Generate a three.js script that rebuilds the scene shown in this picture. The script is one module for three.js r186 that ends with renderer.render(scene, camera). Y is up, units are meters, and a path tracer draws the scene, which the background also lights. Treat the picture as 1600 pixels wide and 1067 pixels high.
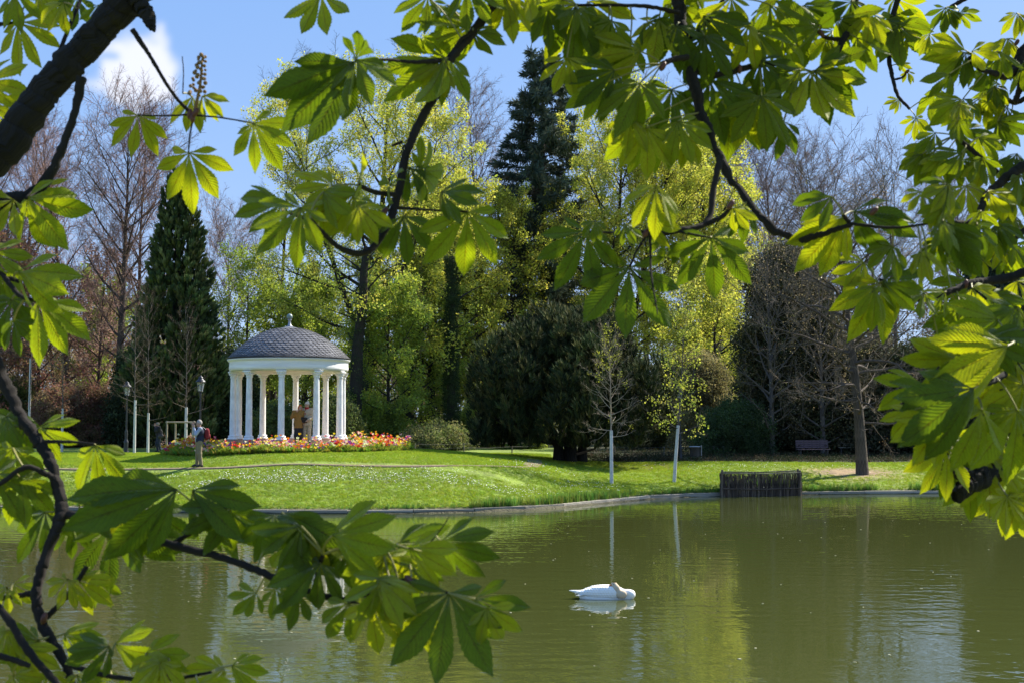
import * as THREE from 'three';
import { mergeGeometries } from 'three/addons/utils/BufferGeometryUtils.js';

// ------------------------------------------------------------------ camera, sky, sun, exposure
const scene = new THREE.Scene();
const camera = new THREE.PerspectiveCamera(29.87, 1024 / 682, 0.1, 4000);
const EYE = 3.07, PITCH = Math.atan(122.5 / 2000);
camera.position.set(0, EYE, 0);
camera.rotation.set(PITCH, 0, 0);
camera.focus = 52; camera.userData.fStop = 12;
const renderer = new THREE.WebGLRenderer();
renderer.toneMapping = THREE.LinearToneMapping;
renderer.toneMappingExposure = 2.2;
renderer.shadowMap.enabled = true;
const SUN = new THREE.Vector3(0.585, 0.682, -0.439).normalize();
const sun = new THREE.DirectionalLight(new THREE.Color(1.0, 0.94, 0.83), 5);
sun.position.copy(SUN).multiplyScalar(200).add(new THREE.Vector3(0, 0, -50));
sun.target.position.set(0, 0, -50);
sun.castShadow = true; sun.shadow.mapSize.set(4096, 4096);
Object.assign(sun.shadow.camera, { left: -90, right: 90, top: 90, bottom: -90, near: 1, far: 500 });
scene.add(sun, sun.target);

// ------------------------------------------------------------------ small helpers
const V = (x, y, z) => new THREE.Vector3(x, y, z);
function RNG(seed) { let a = seed >>> 0; return () => { a = (a + 0x6D2B79F5) | 0; let t = Math.imul(a ^ (a >>> 15), 1 | a); t = (t + Math.imul(t ^ (t >>> 7), 61 | t)) ^ t; return ((t ^ (t >>> 14)) >>> 0) / 4294967296; }; }
const lerp = (a, b, t) => a + (b - a) * t;
const clamp = (x, a = 0, b = 1) => Math.min(b, Math.max(a, x));
const smooth = (a, b, x) => { const t = clamp((x - a) / (b - a)); return t * t * (3 - 2 * t); };
const range = (r, a, b) => a + (b - a) * r();
function hash2(i, j, s) { let h = Math.imul(i, 374761393) ^ Math.imul(j, 668265263) ^ Math.imul(s, 1274126177); h = Math.imul(h ^ (h >>> 13), 1274126177); return ((h ^ (h >>> 16)) >>> 0) / 4294967296; }
function vnoise(x, y, s = 0, wrap = 0) {
  const i = Math.floor(x), j = Math.floor(y), u = x - i, v = y - j, a = u * u * (3 - 2 * u), b = v * v * (3 - 2 * v);
  const w = (k) => wrap ? ((k % wrap) + wrap) % wrap : k;
  return lerp(lerp(hash2(w(i), w(j), s), hash2(w(i + 1), w(j), s), a), lerp(hash2(w(i), w(j + 1), s), hash2(w(i + 1), w(j + 1), s), a), b);
}
function fbm(x, y, s = 0, oct = 4, wrap = 0) { let v = 0, a = 0.5, t = 0; for (let o = 0; o < oct; o++) { v += a * vnoise(x, y, s + o * 17, wrap); t += a; x *= 2; y *= 2; wrap *= 2; a *= 0.5; } return v / t; }
const names = {};
function numbered(n) { const k = names[n] = (names[n] ?? -1) + 1; return k ? `${n}_${String(k).padStart(3, '0')}` : n; }
function tag(o, label, category, group, kind) { if (label) o.userData.label = label; if (category) o.userData.category = category; if (group) o.userData.group = group; if (kind) o.userData.kind = kind; return o; }
function shade(o) { o.traverse((m) => { if (m.isMesh) { m.castShadow = true; m.receiveShadow = true; } }); return o; }
function thing(name, label, category, pos, turn = 0, group) { const o = new THREE.Group(); o.name = numbered(name); o.position.copy(pos); o.rotation.y = turn; scene.add(o); return tag(o, label, category, group); }
function part(name, geo, mat, parent, kind) { const m = new THREE.Mesh(geo, mat); m.name = name; m.castShadow = m.receiveShadow = true; parent.add(m); if (kind) m.userData.kind = kind; return m; }
function scatter(name, geo, mat, list, parent, kind = 'stuff') {       // list of [Matrix4, Color?]
  const m = new THREE.InstancedMesh(geo, mat, list.length); m.name = name;
  list.forEach(([x, c], i) => { m.setMatrixAt(i, x); if (c) m.setColorAt(i, c); });
  m.castShadow = m.receiveShadow = true; m.userData.kind = kind; parent.add(m); return m;
}
const RIGHT = V(1, 0, 0), UP = V(0, Math.cos(PITCH), Math.sin(PITCH)), TOCAM = V(0, -Math.sin(PITCH), Math.cos(PITCH));
// a point of the place: how far it lies in front of the camera (metres), and in which direction it was sighted
function at(px, py, d) {
  const r = V(0, 0, 0).addScaledVector(RIGHT, (px - 800) / 2000).addScaledVector(UP, (533.5 - py) / 2000).sub(TOCAM);
  return r.multiplyScalar(d / -r.z).add(V(0, EYE, 0));
}
const DUMMY = new THREE.Object3D();
function mat4(p, q, s) { return new THREE.Matrix4().compose(p, q, s instanceof THREE.Vector3 ? s : V(s, s, s)); }
function randQ(r) { return new THREE.Quaternion().setFromEuler(new THREE.Euler(r() * 6.283, Math.asin(2 * r() - 1), r() * 6.283)); }
const C = (r, g, b) => new THREE.Color().setRGB(r, g, b);

// raw geometry collector
class Geo {
  constructor() { this.p = []; this.i = []; this.n = null; this.uv = []; }
  get count() { return this.p.length / 3; }
  v(x, y, z, u = 0, w = 0) { this.p.push(x, y, z); this.uv.push(u, w); return this.p.length / 3 - 1; }
  tri(a, b, c) { this.i.push(a, b, c); }
  quad(a, b, c, d) { this.i.push(a, b, c, a, c, d); }
  // a tube through points with radii
  tube(pts, radii, sides = 6, cap = true) {
    let side = V(0, 0, 0), prev = null, len = 0; const T = V(0, 0, 0), B = V(0, 0, 0);
    for (let k = 0; k < pts.length; k++) {
      T.copy(pts[Math.min(k + 1, pts.length - 1)]).sub(pts[Math.max(k - 1, 0)]).normalize();
      if (k === 0) { side.set(Math.abs(T.y) > 0.9 ? 1 : 0, Math.abs(T.y) > 0.9 ? 0 : 1, 0.01); } else len += pts[k].distanceTo(pts[k - 1]);
      side.addScaledVector(T, -side.dot(T)).normalize(); B.crossVectors(T, side);
      const row = [];
      for (let s = 0; s <= sides; s++) { const a = s / sides * Math.PI * 2, c = Math.cos(a) * radii[k], d = Math.sin(a) * radii[k]; row.push(this.v(pts[k].x + side.x * c + B.x * d, pts[k].y + side.y * c + B.y * d, pts[k].z + side.z * c + B.z * d, s / sides * 6.28 * radii[0], len)); }
      if (prev) for (let s = 0; s < sides; s++) this.quad(prev[s], prev[s + 1], row[s + 1], row[s]);
      prev = row;
    }
    if (cap) { const e = pts[pts.length - 1], c = this.v(e.x, e.y, e.z); for (let s = 0; s < sides; s++) this.tri(prev[s], prev[s + 1], c); }
  }
  build(flat = false) {
    let g = new THREE.BufferGeometry(); g.setAttribute('position', new THREE.Float32BufferAttribute(this.p, 3)); g.setAttribute('uv', new THREE.Float32BufferAttribute(this.uv, 2)); g.setIndex(this.i);
    if (flat) g = g.toNonIndexed(); g.computeVertexNormals(); return g;
  }
}
function dataTex(w, h, fn, srgb = false, repeat = true) {
  const d = new Uint8Array(w * h * 4);
  for (let j = 0; j < h; j++) for (let i = 0; i < w; i++) { const c = fn(i / w, j / h, i, j), o = (j * w + i) * 4; for (let k = 0; k < 3; k++) d[o + k] = clamp(Array.isArray(c) ? c[k] : c) * 255; d[o + 3] = 255; }
  const t = new THREE.DataTexture(d, w, h, THREE.RGBAFormat); if (repeat) t.wrapS = t.wrapT = THREE.RepeatWrapping; t.magFilter = t.minFilter = THREE.LinearFilter; if (srgb) t.colorSpace = THREE.SRGBColorSpace; t.needsUpdate = true; return t;
}
// signed-distance meshes (people, swan): surface nets
function sdfMesh(f, lo, hi, cell) {
  const n = [0, 1, 2].map((k) => Math.ceil((hi[k] - lo[k]) / cell) + 1), id = (x, y, z) => x + n[0] * (y + n[1] * z), val = new Float32Array(n[0] * n[1] * n[2]);
  for (let z = 0; z < n[2]; z++) for (let y = 0; y < n[1]; y++) for (let x = 0; x < n[0]; x++) val[id(x, y, z)] = f(lo[0] + x * cell, lo[1] + y * cell, lo[2] + z * cell);
  const g = new Geo(), vert = new Int32Array(val.length).fill(-1), E = [[0, 1], [0, 2], [0, 4], [1, 3], [1, 5], [2, 3], [2, 6], [3, 7], [4, 5], [4, 6], [5, 7], [6, 7]];
  for (let z = 0; z < n[2] - 1; z++) for (let y = 0; y < n[1] - 1; y++) for (let x = 0; x < n[0] - 1; x++) {
    const c = []; let neg = 0; for (let k = 0; k < 8; k++) { c[k] = val[id(x + (k & 1), y + ((k >> 1) & 1), z + (k >> 2))]; if (c[k] < 0) neg++; }
    if (neg === 0 || neg === 8) continue;
    let s = [0, 0, 0], m = 0;
    for (const [a, b] of E) if ((c[a] < 0) !== (c[b] < 0)) { const t = c[a] / (c[a] - c[b]); for (let k = 0; k < 3; k++) s[k] += lerp((a >> k) & 1, (b >> k) & 1, t); m++; }
    vert[id(x, y, z)] = g.v(lo[0] + (x + s[0] / m) * cell, lo[1] + (y + s[1] / m) * cell, lo[2] + (z + s[2] / m) * cell);
  }
  for (let z = 1; z < n[2] - 1; z++) for (let y = 1; y < n[1] - 1; y++) for (let x = 1; x < n[0] - 1; x++) {
    const a = val[id(x, y, z)] < 0;
    [[1, 0, 0, 0, 1, 0, 0, 0, 1], [0, 1, 0, 0, 0, 1, 1, 0, 0], [0, 0, 1, 1, 0, 0, 0, 1, 0]].forEach(([dx, dy, dz, ux, uy, uz, vx, vy, vz]) => {
      const b = val[id(x + dx, y + dy, z + dz)] < 0; if (a === b) return;
      const q = [vert[id(x - ux - vx, y - uy - vy, z - uz - vz)], vert[id(x - vx, y - vy, z - vz)], vert[id(x, y, z)], vert[id(x - ux, y - uy, z - uz)]];
      if (q.some((k) => k < 0)) return; a ? g.quad(q[0], q[1], q[2], q[3]) : g.quad(q[3], q[2], q[1], q[0]);
    });
  }
  return g.build();
}
const smin = (a, b, k) => { const h = Math.max(k - Math.abs(a - b), 0) / k; return Math.min(a, b) - h * h * k * 0.25; };
function capsule(x, y, z, a, b) {                                      // tapered: a, b = [x, y, z, r]
  const dx = b[0] - a[0], dy = b[1] - a[1], dz = b[2] - a[2], t = clamp(((x - a[0]) * dx + (y - a[1]) * dy + (z - a[2]) * dz) / (dx * dx + dy * dy + dz * dz + 1e-9));
  return Math.hypot(x - a[0] - dx * t, y - a[1] - dy * t, z - a[2] - dz * t) - lerp(a[3], b[3], t);
}
function chain(bones, k = 0.04, grow = 0) { return (x, y, z) => { let d = 9; for (const [a, b] of bones) d = smin(d, capsule(x, y, z, a, b), k); return d - grow; }; }
const ellipsoid = (x, y, z, c, r) => { const k = Math.hypot((x - c[0]) / r[0], (y - c[1]) / r[1], (z - c[2]) / r[2]); return (k - 1) * Math.min(r[0], r[1], r[2]); };

// ------------------------------------------------------------------ sky
{
  const w = 1536, h = 768, d = new Float32Array(w * h * 4), dir = V(0, 0, 0);
  const cloudDir = at(216, 124, 100).sub(V(0, EYE, 0)).normalize(), others = [];
  const rr = RNG(5);
  for (let k = 0; k < 26; k++) { const az = rr() * 6.283, el = range(rr, 0.12, 0.75); others.push([V(Math.cos(el) * Math.cos(az), Math.sin(el), Math.cos(el) * Math.sin(az)), range(rr, 0.03, 0.07)]); }
  const view = V(0, 0.15, -1).normalize();
  const clouds = [[cloudDir, 0.034], ...others.filter(([c]) => c.dot(view) < 0.86)];
  for (let j = 0; j < h; j++) for (let i = 0; i < w; i++) {
    const el = ((j + 0.5) / h - 0.5) * Math.PI, az = ((i + 0.5) / w - 0.5) * Math.PI * 2; dir.set(Math.cos(el) * Math.cos(az), Math.sin(el), Math.cos(el) * Math.sin(az));
    const e = Math.max(0, Math.sin(el)), g = Math.max(0, dir.dot(SUN)), hz = Math.exp(-e * 4.6);
    let r = lerp(0.075, 0.31, hz), gg = lerp(0.180, 0.40, hz), b = lerp(0.41, 0.53, hz);
    const glow = 0.13 * g ** 5 + 0.5 * g ** 60; r += glow * 1.0; gg += glow * 0.95; b += glow * 0.8;
    let cov = 0;
    for (const [c, s] of clouds) {
      const dt = c.dot(dir); if (dt < Math.cos(s * 2.6)) continue;
      const u = Math.atan2(dir.z, dir.x) - Math.atan2(c.z, c.x), uu = Math.atan2(Math.sin(u), Math.cos(u)) * Math.cos(el), vv = el - Math.asin(c.y);
      const k = fbm(uu / s * 2.2 + c.x * 40, vv / s * 2.6 + c.z * 40, 3, 5), body = 1 - Math.hypot(uu / s / 1.15, (vv + (vv < 0 ? vv * 0.6 : 0)) / s);
      cov = Math.max(cov, smooth(-0.04, 0.42, body * 1.0 + (k - 0.5) * 1.7));
    }
    cov *= 0.9; r = lerp(r, 0.46, cov); gg = lerp(gg, 0.47, cov); b = lerp(b, 0.52, cov);
    const o = (j * w + i) * 4; d[o] = r; d[o + 1] = gg; d[o + 2] = b; d[o + 3] = 1;
    if (el < 0) { d[o] = 0.05; d[o + 1] = 0.06; d[o + 2] = 0.03; }
  }
  const t = new THREE.DataTexture(d, w, h, THREE.RGBAFormat, THREE.FloatType); t.mapping = THREE.EquirectangularReflectionMapping; t.magFilter = t.minFilter = THREE.LinearFilter; t.needsUpdate = true;
  scene.background = t; scene.environment = t;
}

// ------------------------------------------------------------------ terrain
const SHORE = [[-90, 40], [-60, 43.6], [-40, 44.8], [-28, 45], [-17.7, 44.3], [-7.8, 42.3], [-1.1, 43.2], [1.1, 44.7], [3.4, 47.8], [6.7, 51.4], [12, 53.1], [17.5, 53.9], [25, 53], [35, 49], [50, 40], [90, 30]];
const shoreCurve = new THREE.CatmullRomCurve3(SHORE.map(([x, d]) => V(x, 0, d)), false, 'centripetal').getPoints(400);
function shoreAt(x) { let lo = 0, hi = shoreCurve.length - 1; if (x <= shoreCurve[0].x) return [shoreCurve[0].z, 0]; if (x >= shoreCurve[hi].x) return [shoreCurve[hi].z, 0]; while (hi - lo > 1) { const m = (lo + hi) >> 1; shoreCurve[m].x > x ? hi = m : lo = m; } const a = shoreCurve[lo], b = shoreCurve[hi], t = (x - a.x) / (b.x - a.x); return [lerp(a.z, b.z, t), (b.z - a.z) / (b.x - a.x)]; }
const NEAR = 6.5, GAZ = V(-9.77, 0, -56);
function bankDistance(x, d) { const [s, k] = shoreAt(x); return Math.max((d - s) / Math.hypot(1, k), NEAR - d); }   // metres onto land; negative over the pond
function height(x, z) {
  const d = -z, sd = bankDistance(x, d);
  if (sd < 0) return Math.max(-1.2, 0.14 + sd * 0.62);
  if (d < 20) return 0.14 + 1.31 * smooth(0, 4.2, sd);
  const L = 1 - smooth(-3, 7, x), t = clamp(sd / 4.7);
  const left = 0.14 + 1.21 * (t * 0.75 + 0.25 * t * t * (3 - 2 * t)), right = 0.14 + 1.08 * (1 - Math.exp(-sd / 6));
  const r = Math.hypot(x - GAZ.x, z - GAZ.z), mound = 0.45 * smooth(lerp(7.2, 12.8, smooth(-13, -7, x)), 3.8, r) * smooth(3.4, 5.6, sd);
  const back = smooth(62, 80, d);
  return lerp(left, right, 1 - L) * (1 - back) + back * 1.2 + mound + 0.05 * (fbm(x * 0.25 + 40, z * 0.25 + 40, 9, 3) - 0.5) * smooth(1, 3, sd) + smooth(130, 400, d) * 1.5;
}
const onGround = (x, z, dy = 0) => V(x, height(x, z) + dy, z);
// where a sighting meets a given depth, put on the ground
const stand = (px, d, dy = 0) => { const x = at(px, 600, d).x; return onGround(x, -d, dy); };

function axis(stops) { const out = []; for (let k = 0; k + 1 < stops.length; k++) { const [a, step] = stops[k], b = stops[k + 1][0], n = Math.max(1, Math.round((b - a) / step)); for (let i = 0; i < n; i++) out.push(a + (b - a) * i / n); } out.push(stops[stops.length - 1][0]); return out; }
{
  const xs = axis([[-900, 100], [-300, 30], [-90, 4], [-30, 0.35], [30, 4], [90, 30], [300, 100], [900, 1]]);
  const zs = axis([[-1500, 150], [-400, 30], [-140, 2.5], [-90, 0.8], [-66, 0.3], [-40.5, 2], [-9, 0.4], [3, 5], [60, 60], [300, 1]]);
  const pos = [], uv = [], col = [], idx = [];
  for (const z of zs) for (const x of xs) {
    const y = height(x, z), d = -z, sd = bankDistance(x, d); pos.push(x, y, z); uv.push(x / 4, z / 4);
    const n = fbm(x * 0.35 + 90, z * 0.35 + 90, 21, 4), m = fbm(x * 1.3 + 30, z * 1.3 + 30, 33, 3);
    let c = [lerp(0.135, 0.18, n), lerp(0.20, 0.25, n), lerp(0.016, 0.026, m)];
    const mix = (k, to) => { k = clamp(k); c = c.map((v, i) => lerp(v, to[i], k)); };
    mix(smooth(0.5, 0.75, m) * 0.35, [0.17, 0.17, 0.045]);
    if (d > 20) {
      const worn = Math.exp(-(((x - 15.4) / 2.6) ** 2 + ((d - 58.2) / 2.3) ** 2)); mix(worn * smooth(0.28, 0.6, m + worn * 0.25) * 1.1, [0.27, 0.185, 0.105]);
      mix(smooth(0.35, 0.05, sd) * 0.9, [0.10, 0.075, 0.045]);                                                                    // bare earth at the edging
      mix(smooth(62.8, 63.6, d + (n - 0.5) * 0.8) * smooth(2, 5, x) * 0.95, [0.035, 0.036, 0.016]);  // strip behind the lawn: shade put into the ground colour
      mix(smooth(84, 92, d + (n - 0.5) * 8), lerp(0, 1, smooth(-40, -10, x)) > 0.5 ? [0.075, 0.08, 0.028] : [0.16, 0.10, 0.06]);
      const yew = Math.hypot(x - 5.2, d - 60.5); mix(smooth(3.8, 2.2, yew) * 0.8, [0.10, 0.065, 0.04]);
    } else if (sd > 0) mix(smooth(0.35, 0.7, n) * 0.8, [0.11, 0.08, 0.05]);
    if (sd < 0) c = [0.06, 0.055, 0.03];
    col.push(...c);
  }
  const nx = xs.length; for (let j = 0; j + 1 < zs.length; j++) for (let i = 0; i + 1 < nx; i++) { const a = j * nx + i; idx.push(a, a + nx, a + 1, a + 1, a + nx, a + nx + 1); }
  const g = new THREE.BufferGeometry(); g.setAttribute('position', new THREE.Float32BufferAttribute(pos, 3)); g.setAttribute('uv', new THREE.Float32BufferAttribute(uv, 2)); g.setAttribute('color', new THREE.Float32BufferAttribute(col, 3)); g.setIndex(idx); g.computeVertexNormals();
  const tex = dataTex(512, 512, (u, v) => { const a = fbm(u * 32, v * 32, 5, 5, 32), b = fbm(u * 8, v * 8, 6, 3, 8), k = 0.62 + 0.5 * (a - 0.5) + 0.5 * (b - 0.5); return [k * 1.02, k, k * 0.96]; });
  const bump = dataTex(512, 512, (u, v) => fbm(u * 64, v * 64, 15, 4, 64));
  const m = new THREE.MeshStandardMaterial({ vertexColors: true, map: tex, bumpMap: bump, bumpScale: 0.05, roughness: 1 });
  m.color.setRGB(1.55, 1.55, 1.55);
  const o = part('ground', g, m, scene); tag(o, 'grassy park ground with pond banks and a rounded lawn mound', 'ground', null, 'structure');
}

// ------------------------------------------------------------------ pond
{
  const n = 640, P = 7, dat = new Float32Array(n * n * 4), r = RNG(77), hgt = new Float32Array(n * n), waves = [];
  for (let k = 0; k < 44; k++) {                                       // a tileable sum of small ripples
    const len = 0.09 * Math.exp(r() * 2.4), ang = (r() - 0.5) * 2.2 + 1.45, kx = Math.round(Math.cos(ang) * P / len), ky = Math.round(Math.sin(ang) * P / len);
    if (kx || ky) waves.push([kx, ky, 0.0009 * len / 0.3 * (0.5 + r()), r() * 6.283]);
  }
  const sn = new Float32Array(4096); for (let i = 0; i < 4096; i++) sn[i] = Math.sin(i / 4096 * 6.283185);
  for (let j = 0; j < n; j++) for (let i = 0; i < n; i++) {
    let s = 0; for (const [kx, ky, a, f] of waves) s += a * sn[((((kx * i + ky * j) / n + f / 6.283) * 4096) | 0) & 4095];
    hgt[j * n + i] = s * (0.1 + 2.6 * fbm(i / n * 2, j / n * 2, 8, 3, 2) ** 2);
  }
  const step = P / n;
  for (let j = 0; j < n; j++) for (let i = 0; i < n; i++) {
    const dx = (hgt[j * n + (i + 1) % n] - hgt[j * n + (i + n - 1) % n]) / (2 * step), dy = (hgt[((j + 1) % n) * n + i] - hgt[((j + n - 1) % n) * n + i]) / (2 * step), l = 1 / Math.hypot(dx, dy, 1), o = (j * n + i) * 4;
    dat[o] = 0.5 - dx * l * 0.5; dat[o + 1] = 0.5 - dy * l * 0.5; dat[o + 2] = 0.5 + l * 0.5; dat[o + 3] = 1;
  }
  const t = new THREE.DataTexture(dat, n, n, THREE.RGBAFormat, THREE.FloatType); t.wrapS = t.wrapT = THREE.RepeatWrapping; t.magFilter = t.minFilter = THREE.LinearFilter; t.needsUpdate = true;
  const m = new THREE.MeshPhysicalMaterial({ color: C(0.052, 0.061, 0.015), roughness: 0.03, ior: 1.45, normalMap: t, normalScale: new THREE.Vector2(0.105, 0.105) });
  const g = new THREE.PlaneGeometry(190, 62, 1, 1); g.rotateX(-Math.PI / 2); g.translate(0, 0, -34);
  const p = g.attributes.position, uv = g.attributes.uv; for (let k = 0; k < p.count; k++) uv.setXY(k, p.getX(k) / P, -p.getZ(k) / P);
  tag(part('pond_water', g, m, scene), 'calm olive green pond water with fine ripples', 'water', null, 'structure');
  const fl = []; const q = new THREE.Quaternion();
  for (let k = 0; k < 90; k++) { const d = 15 + 25 * r(), x = (r() - 0.4) * d * 0.8; q.setFromAxisAngle(V(0, 1, 0), r() * 6); if (bankDistance(x, d) < -1) fl.push([mat4(V(x, 0.003, -d), q, V(0.012 + 0.02 * r(), 1, 0.010 + 0.012 * r()))]); }
  const pg = new THREE.SphereGeometry(1, 7, 4); pg.scale(1, 0.006, 1);
  tag(scatter('fallen_petals', pg, new THREE.MeshStandardMaterial({ color: C(0.5, 0.46, 0.3), roughness: 0.8 }), fl, scene), 'tiny pale petals floating on the open pond water', 'petals', null, 'stuff');
}
// edging: pale concrete strips along the waterline
{
  const edge = thing('pond_edging', 'pale concrete edging along the grassy far bank at the waterline', 'edging', V(0, 0, 0)); edge.userData.kind = 'structure';
  const r = RNG(8), pts = shoreCurve.filter((p) => p.x > -40 && p.x < 36), mats = [0.30, 0.36, 0.26].map((k) => new THREE.MeshStandardMaterial({ color: C(k, k * 0.9, k * 0.72), roughness: 0.95, bumpMap: dataTex(128, 128, (u, v) => fbm(u * 16, v * 16, 4, 4, 16)), bumpScale: 0.01 }));
  let a = 0, acc = 0;
  for (let k = 1; k < pts.length; k++) {
    acc += pts[k].distanceTo(pts[k - 1]); if (acc < 1.9 && k < pts.length - 1) continue;
    const A = pts[a], B = pts[k], L = A.distanceTo(B), g = new THREE.BoxGeometry(L - 0.02, 0.5, 0.2), y = 0.125 + (r() - 0.5) * 0.025;
    const m = part('edging_stone', g, mats[(r() * 3) | 0], edge); m.position.set((A.x + B.x) / 2, y - 0.25, -(A.z + B.z) / 2 + 0.07); m.rotation.set((r() - 0.5) * 0.03, Math.atan2(B.z - A.z, B.x - A.x), (r() - 0.5) * 0.008);
    a = k; acc = 0;
  }
}
// gravel path, a strip draped on the ground
{
  const line = new THREE.CatmullRomCurve3([[-45, 49.5], [-25, 49.4], [-16, 48.2], [-9, 47.1], [-3, 47.4], [0.3, 50.5], [0.9, 54], [1.0, 58]].map(([x, d]) => V(x, 0, -d))).getPoints(240);
  const g = new Geo(); let prev = null;
  for (let k = 0; k < line.length; k++) {
    const T = line[Math.min(k + 1, line.length - 1)].clone().sub(line[Math.max(k - 1, 0)]).normalize(), row = [];
    for (let s = 0; s <= 8; s++) { const w = (s / 8 - 0.5) * (k > 185 ? 0.8 : 0.2) * (1 + 0.08 * Math.sin(k * 1.7 + s)), x = line[k].x - T.z * w, z = line[k].z + T.x * w; row.push(g.v(x, height(x, z) + (s === 0 || s === 8 ? -0.03 : 0.035), z, x, z)); }
    if (prev) for (let s = 0; s < 8; s++) g.quad(prev[s], row[s], row[s + 1], prev[s + 1]); prev = row;
  }
  const tex = dataTex(256, 256, (u, v) => { const k = 0.5 + 0.6 * (fbm(u * 64, v * 64, 3, 3, 64) - 0.5) + 0.3 * (fbm(u * 6, v * 6, 4, 3, 6) - 0.5); return [k, k * 0.86, k * 0.68]; });
  const geo = g.build(); geo.computeVertexNormals();
  tag(part('gravel_path', geo, new THREE.MeshStandardMaterial({ map: tex, color: C(0.36, 0.31, 0.22), roughness: 1, side: THREE.DoubleSide }), scene), 'narrow tan gravel path crossing the lawn in front of the mound', 'path', null, 'structure');
}
// grass blades, daisies and the longer tufts by the water
{
  const tuft = (seed, n, spread, bend) => { const g = new Geo(), r = RNG(seed); for (let k = 0; k < n; k++) { const a = r() * 6.283, x = (r() - 0.5) * spread, z = (r() - 0.5) * spread, w = 0.05 + 0.04 * r(), h = 0.6 + 0.5 * r(), bx = Math.cos(a) * bend * r(), bz = Math.sin(a) * bend * r(), cx = -Math.sin(a) * w, cz = Math.cos(a) * w; const i = [g.v(x - cx, -0.1, z - cz), g.v(x + cx, -0.1, z + cz), g.v(x + cx * 0.7 + bx * 0.4, h * 0.55, z + cz * 0.7 + bz * 0.4), g.v(x - cx * 0.7 + bx * 0.4, h * 0.55, z - cz * 0.7 + bz * 0.4), g.v(x + bx, h, z + bz)]; g.quad(i[0], i[1], i[2], i[3]); g.tri(i[3], i[2], i[4]); } return g.build(); };
  const blade = new THREE.MeshPhysicalMaterial({ color: C(1, 1, 1), roughness: 1, transmission: 0.4, thickness: 0, side: THREE.DoubleSide, specularIntensity: 0.3 });
  const r = RNG(31), list = [], Y = V(0, 1, 0), q = new THREE.Quaternion(), bedR = (x, z) => Math.hypot(x - GAZ.x, z - GAZ.z);
  for (let k = 0; k < 150000; k++) {
    const d = 42 + 27 * r() ** 1.2, x = (r() - 0.5) * d * 0.9, z = -d, sd = bankDistance(x, d); if (sd < 0.12 || bedR(x, z) < 4.9) continue;
    if (x > 2 && d > 63.2) continue;
    const worn = Math.exp(-(((x - 15.4) / 2.6) ** 2 + ((d - 58.2) / 2.3) ** 2)); if (r() < worn * 1.1) continue;
    if (x < 0.5 && Math.abs(d - 47.3 - Math.max(0, (-12 - x) * 0.2)) < 0.32) continue;
    const n = fbm(x * 0.5 + 60, z * 0.5 + 60, 12, 3), s = (0.035 + 0.03 * r()) * (1 + 0.5 * n); q.setFromAxisAngle(Y, r() * 6.283);
    list.push([mat4(onGround(x, z, -0.005), q, V(s * 1.3, s, s * 1.3)), C(lerp(0.20, 0.33, n) * range(r, 0.85, 1.15), lerp(0.30, 0.41, n) * range(r, 0.88, 1.12), 0.022)]);
  }
  tag(scatter('lawn_grass', tuft(3, 9, 1.6, 0.6), blade, list, scene), 'short sunlit green lawn grass on the bank and mound', 'grass', null, 'stuff');
  const edge = [];
  const spots = [[-3.5, 2.2, 60, 0.22], [-9, 4, 40, 0.16], [2.0, 1.5, 190, 0.42], [3.4, 1.6, 150, 0.36], [-0.4, 1.2, 80, 0.4], [8.4, 2.8, 150, 0.26], [13.3, 1.6, 110, 0.36], [14.8, 0.7, 60, 0.34], [17.6, 1.0, 90, 0.4], [-14, 6, 60, 0.2], [6, 1.5, 70, 0.24], [11, 8, 160, 0.16], [-6, 9, 260, 0.14]];
  for (const [cx, w, n, h] of spots) for (let k = 0; k < n; k++) { const x = cx + (r() + r() - 1) * w, [s, sl] = shoreAt(x), d = s + (0.06 + 0.5 * r() * r()) * Math.hypot(1, sl); q.setFromAxisAngle(Y, r() * 6.283); const sc = h * range(r, 0.4, 0.95); edge.push([mat4(onGround(x, -d, -0.02), q, V(sc * 0.5, sc, sc * 0.5)), C(range(r, 0.10, 0.2), range(r, 0.19, 0.3), 0.035)]); }
  tag(scatter('bank_grass', tuft(4, 12, 0.9, 0.5), blade, edge, scene), 'longer uncut grass tufts along the edging by the water', 'grass', null, 'stuff');
  const dl = [], dg = new THREE.CylinderGeometry(1, 0.7, 0.35, 7); dg.translate(0, 0.2, 0);
  const put = (cx, cd, wx, wd, n) => { for (let k = 0; k < n; k++) { const x = cx + (r() + r() + r() - 1.5) * wx, d = cd + (r() + r() - 1) * wd; if (bankDistance(x, d) < 0.8 || bedR(x, -d) < 5.4 || vnoise(x * 0.9, d * 1.5, 4) < 0.47) continue; q.setFromEuler(new THREE.Euler((r() - 0.5) * 0.7, 0, (r() - 0.5) * 0.7)); dl.push([mat4(onGround(x, -d, 0.045), q, range(r, 0.013, 0.022))]); } };
  put(-7.5, 45.6, 6.5, 1.3, 2100); put(-1.5, 46.3, 4.5, 1.3, 700); put(-13, 45.8, 4, 1.2, 500); put(3.2, 49.8, 1.4, 2.2, 260); put(1.2, 52, 2.0, 3.5, 260); put(11, 60, 7, 3, 300);
  tag(scatter('daisies', dg, new THREE.MeshStandardMaterial({ color: C(0.82, 0.82, 0.76), roughness: 0.8 }), dl, scene), 'white daisies sprinkled over the lawn bank below the path', 'daisies', null, 'stuff');
}

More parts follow.
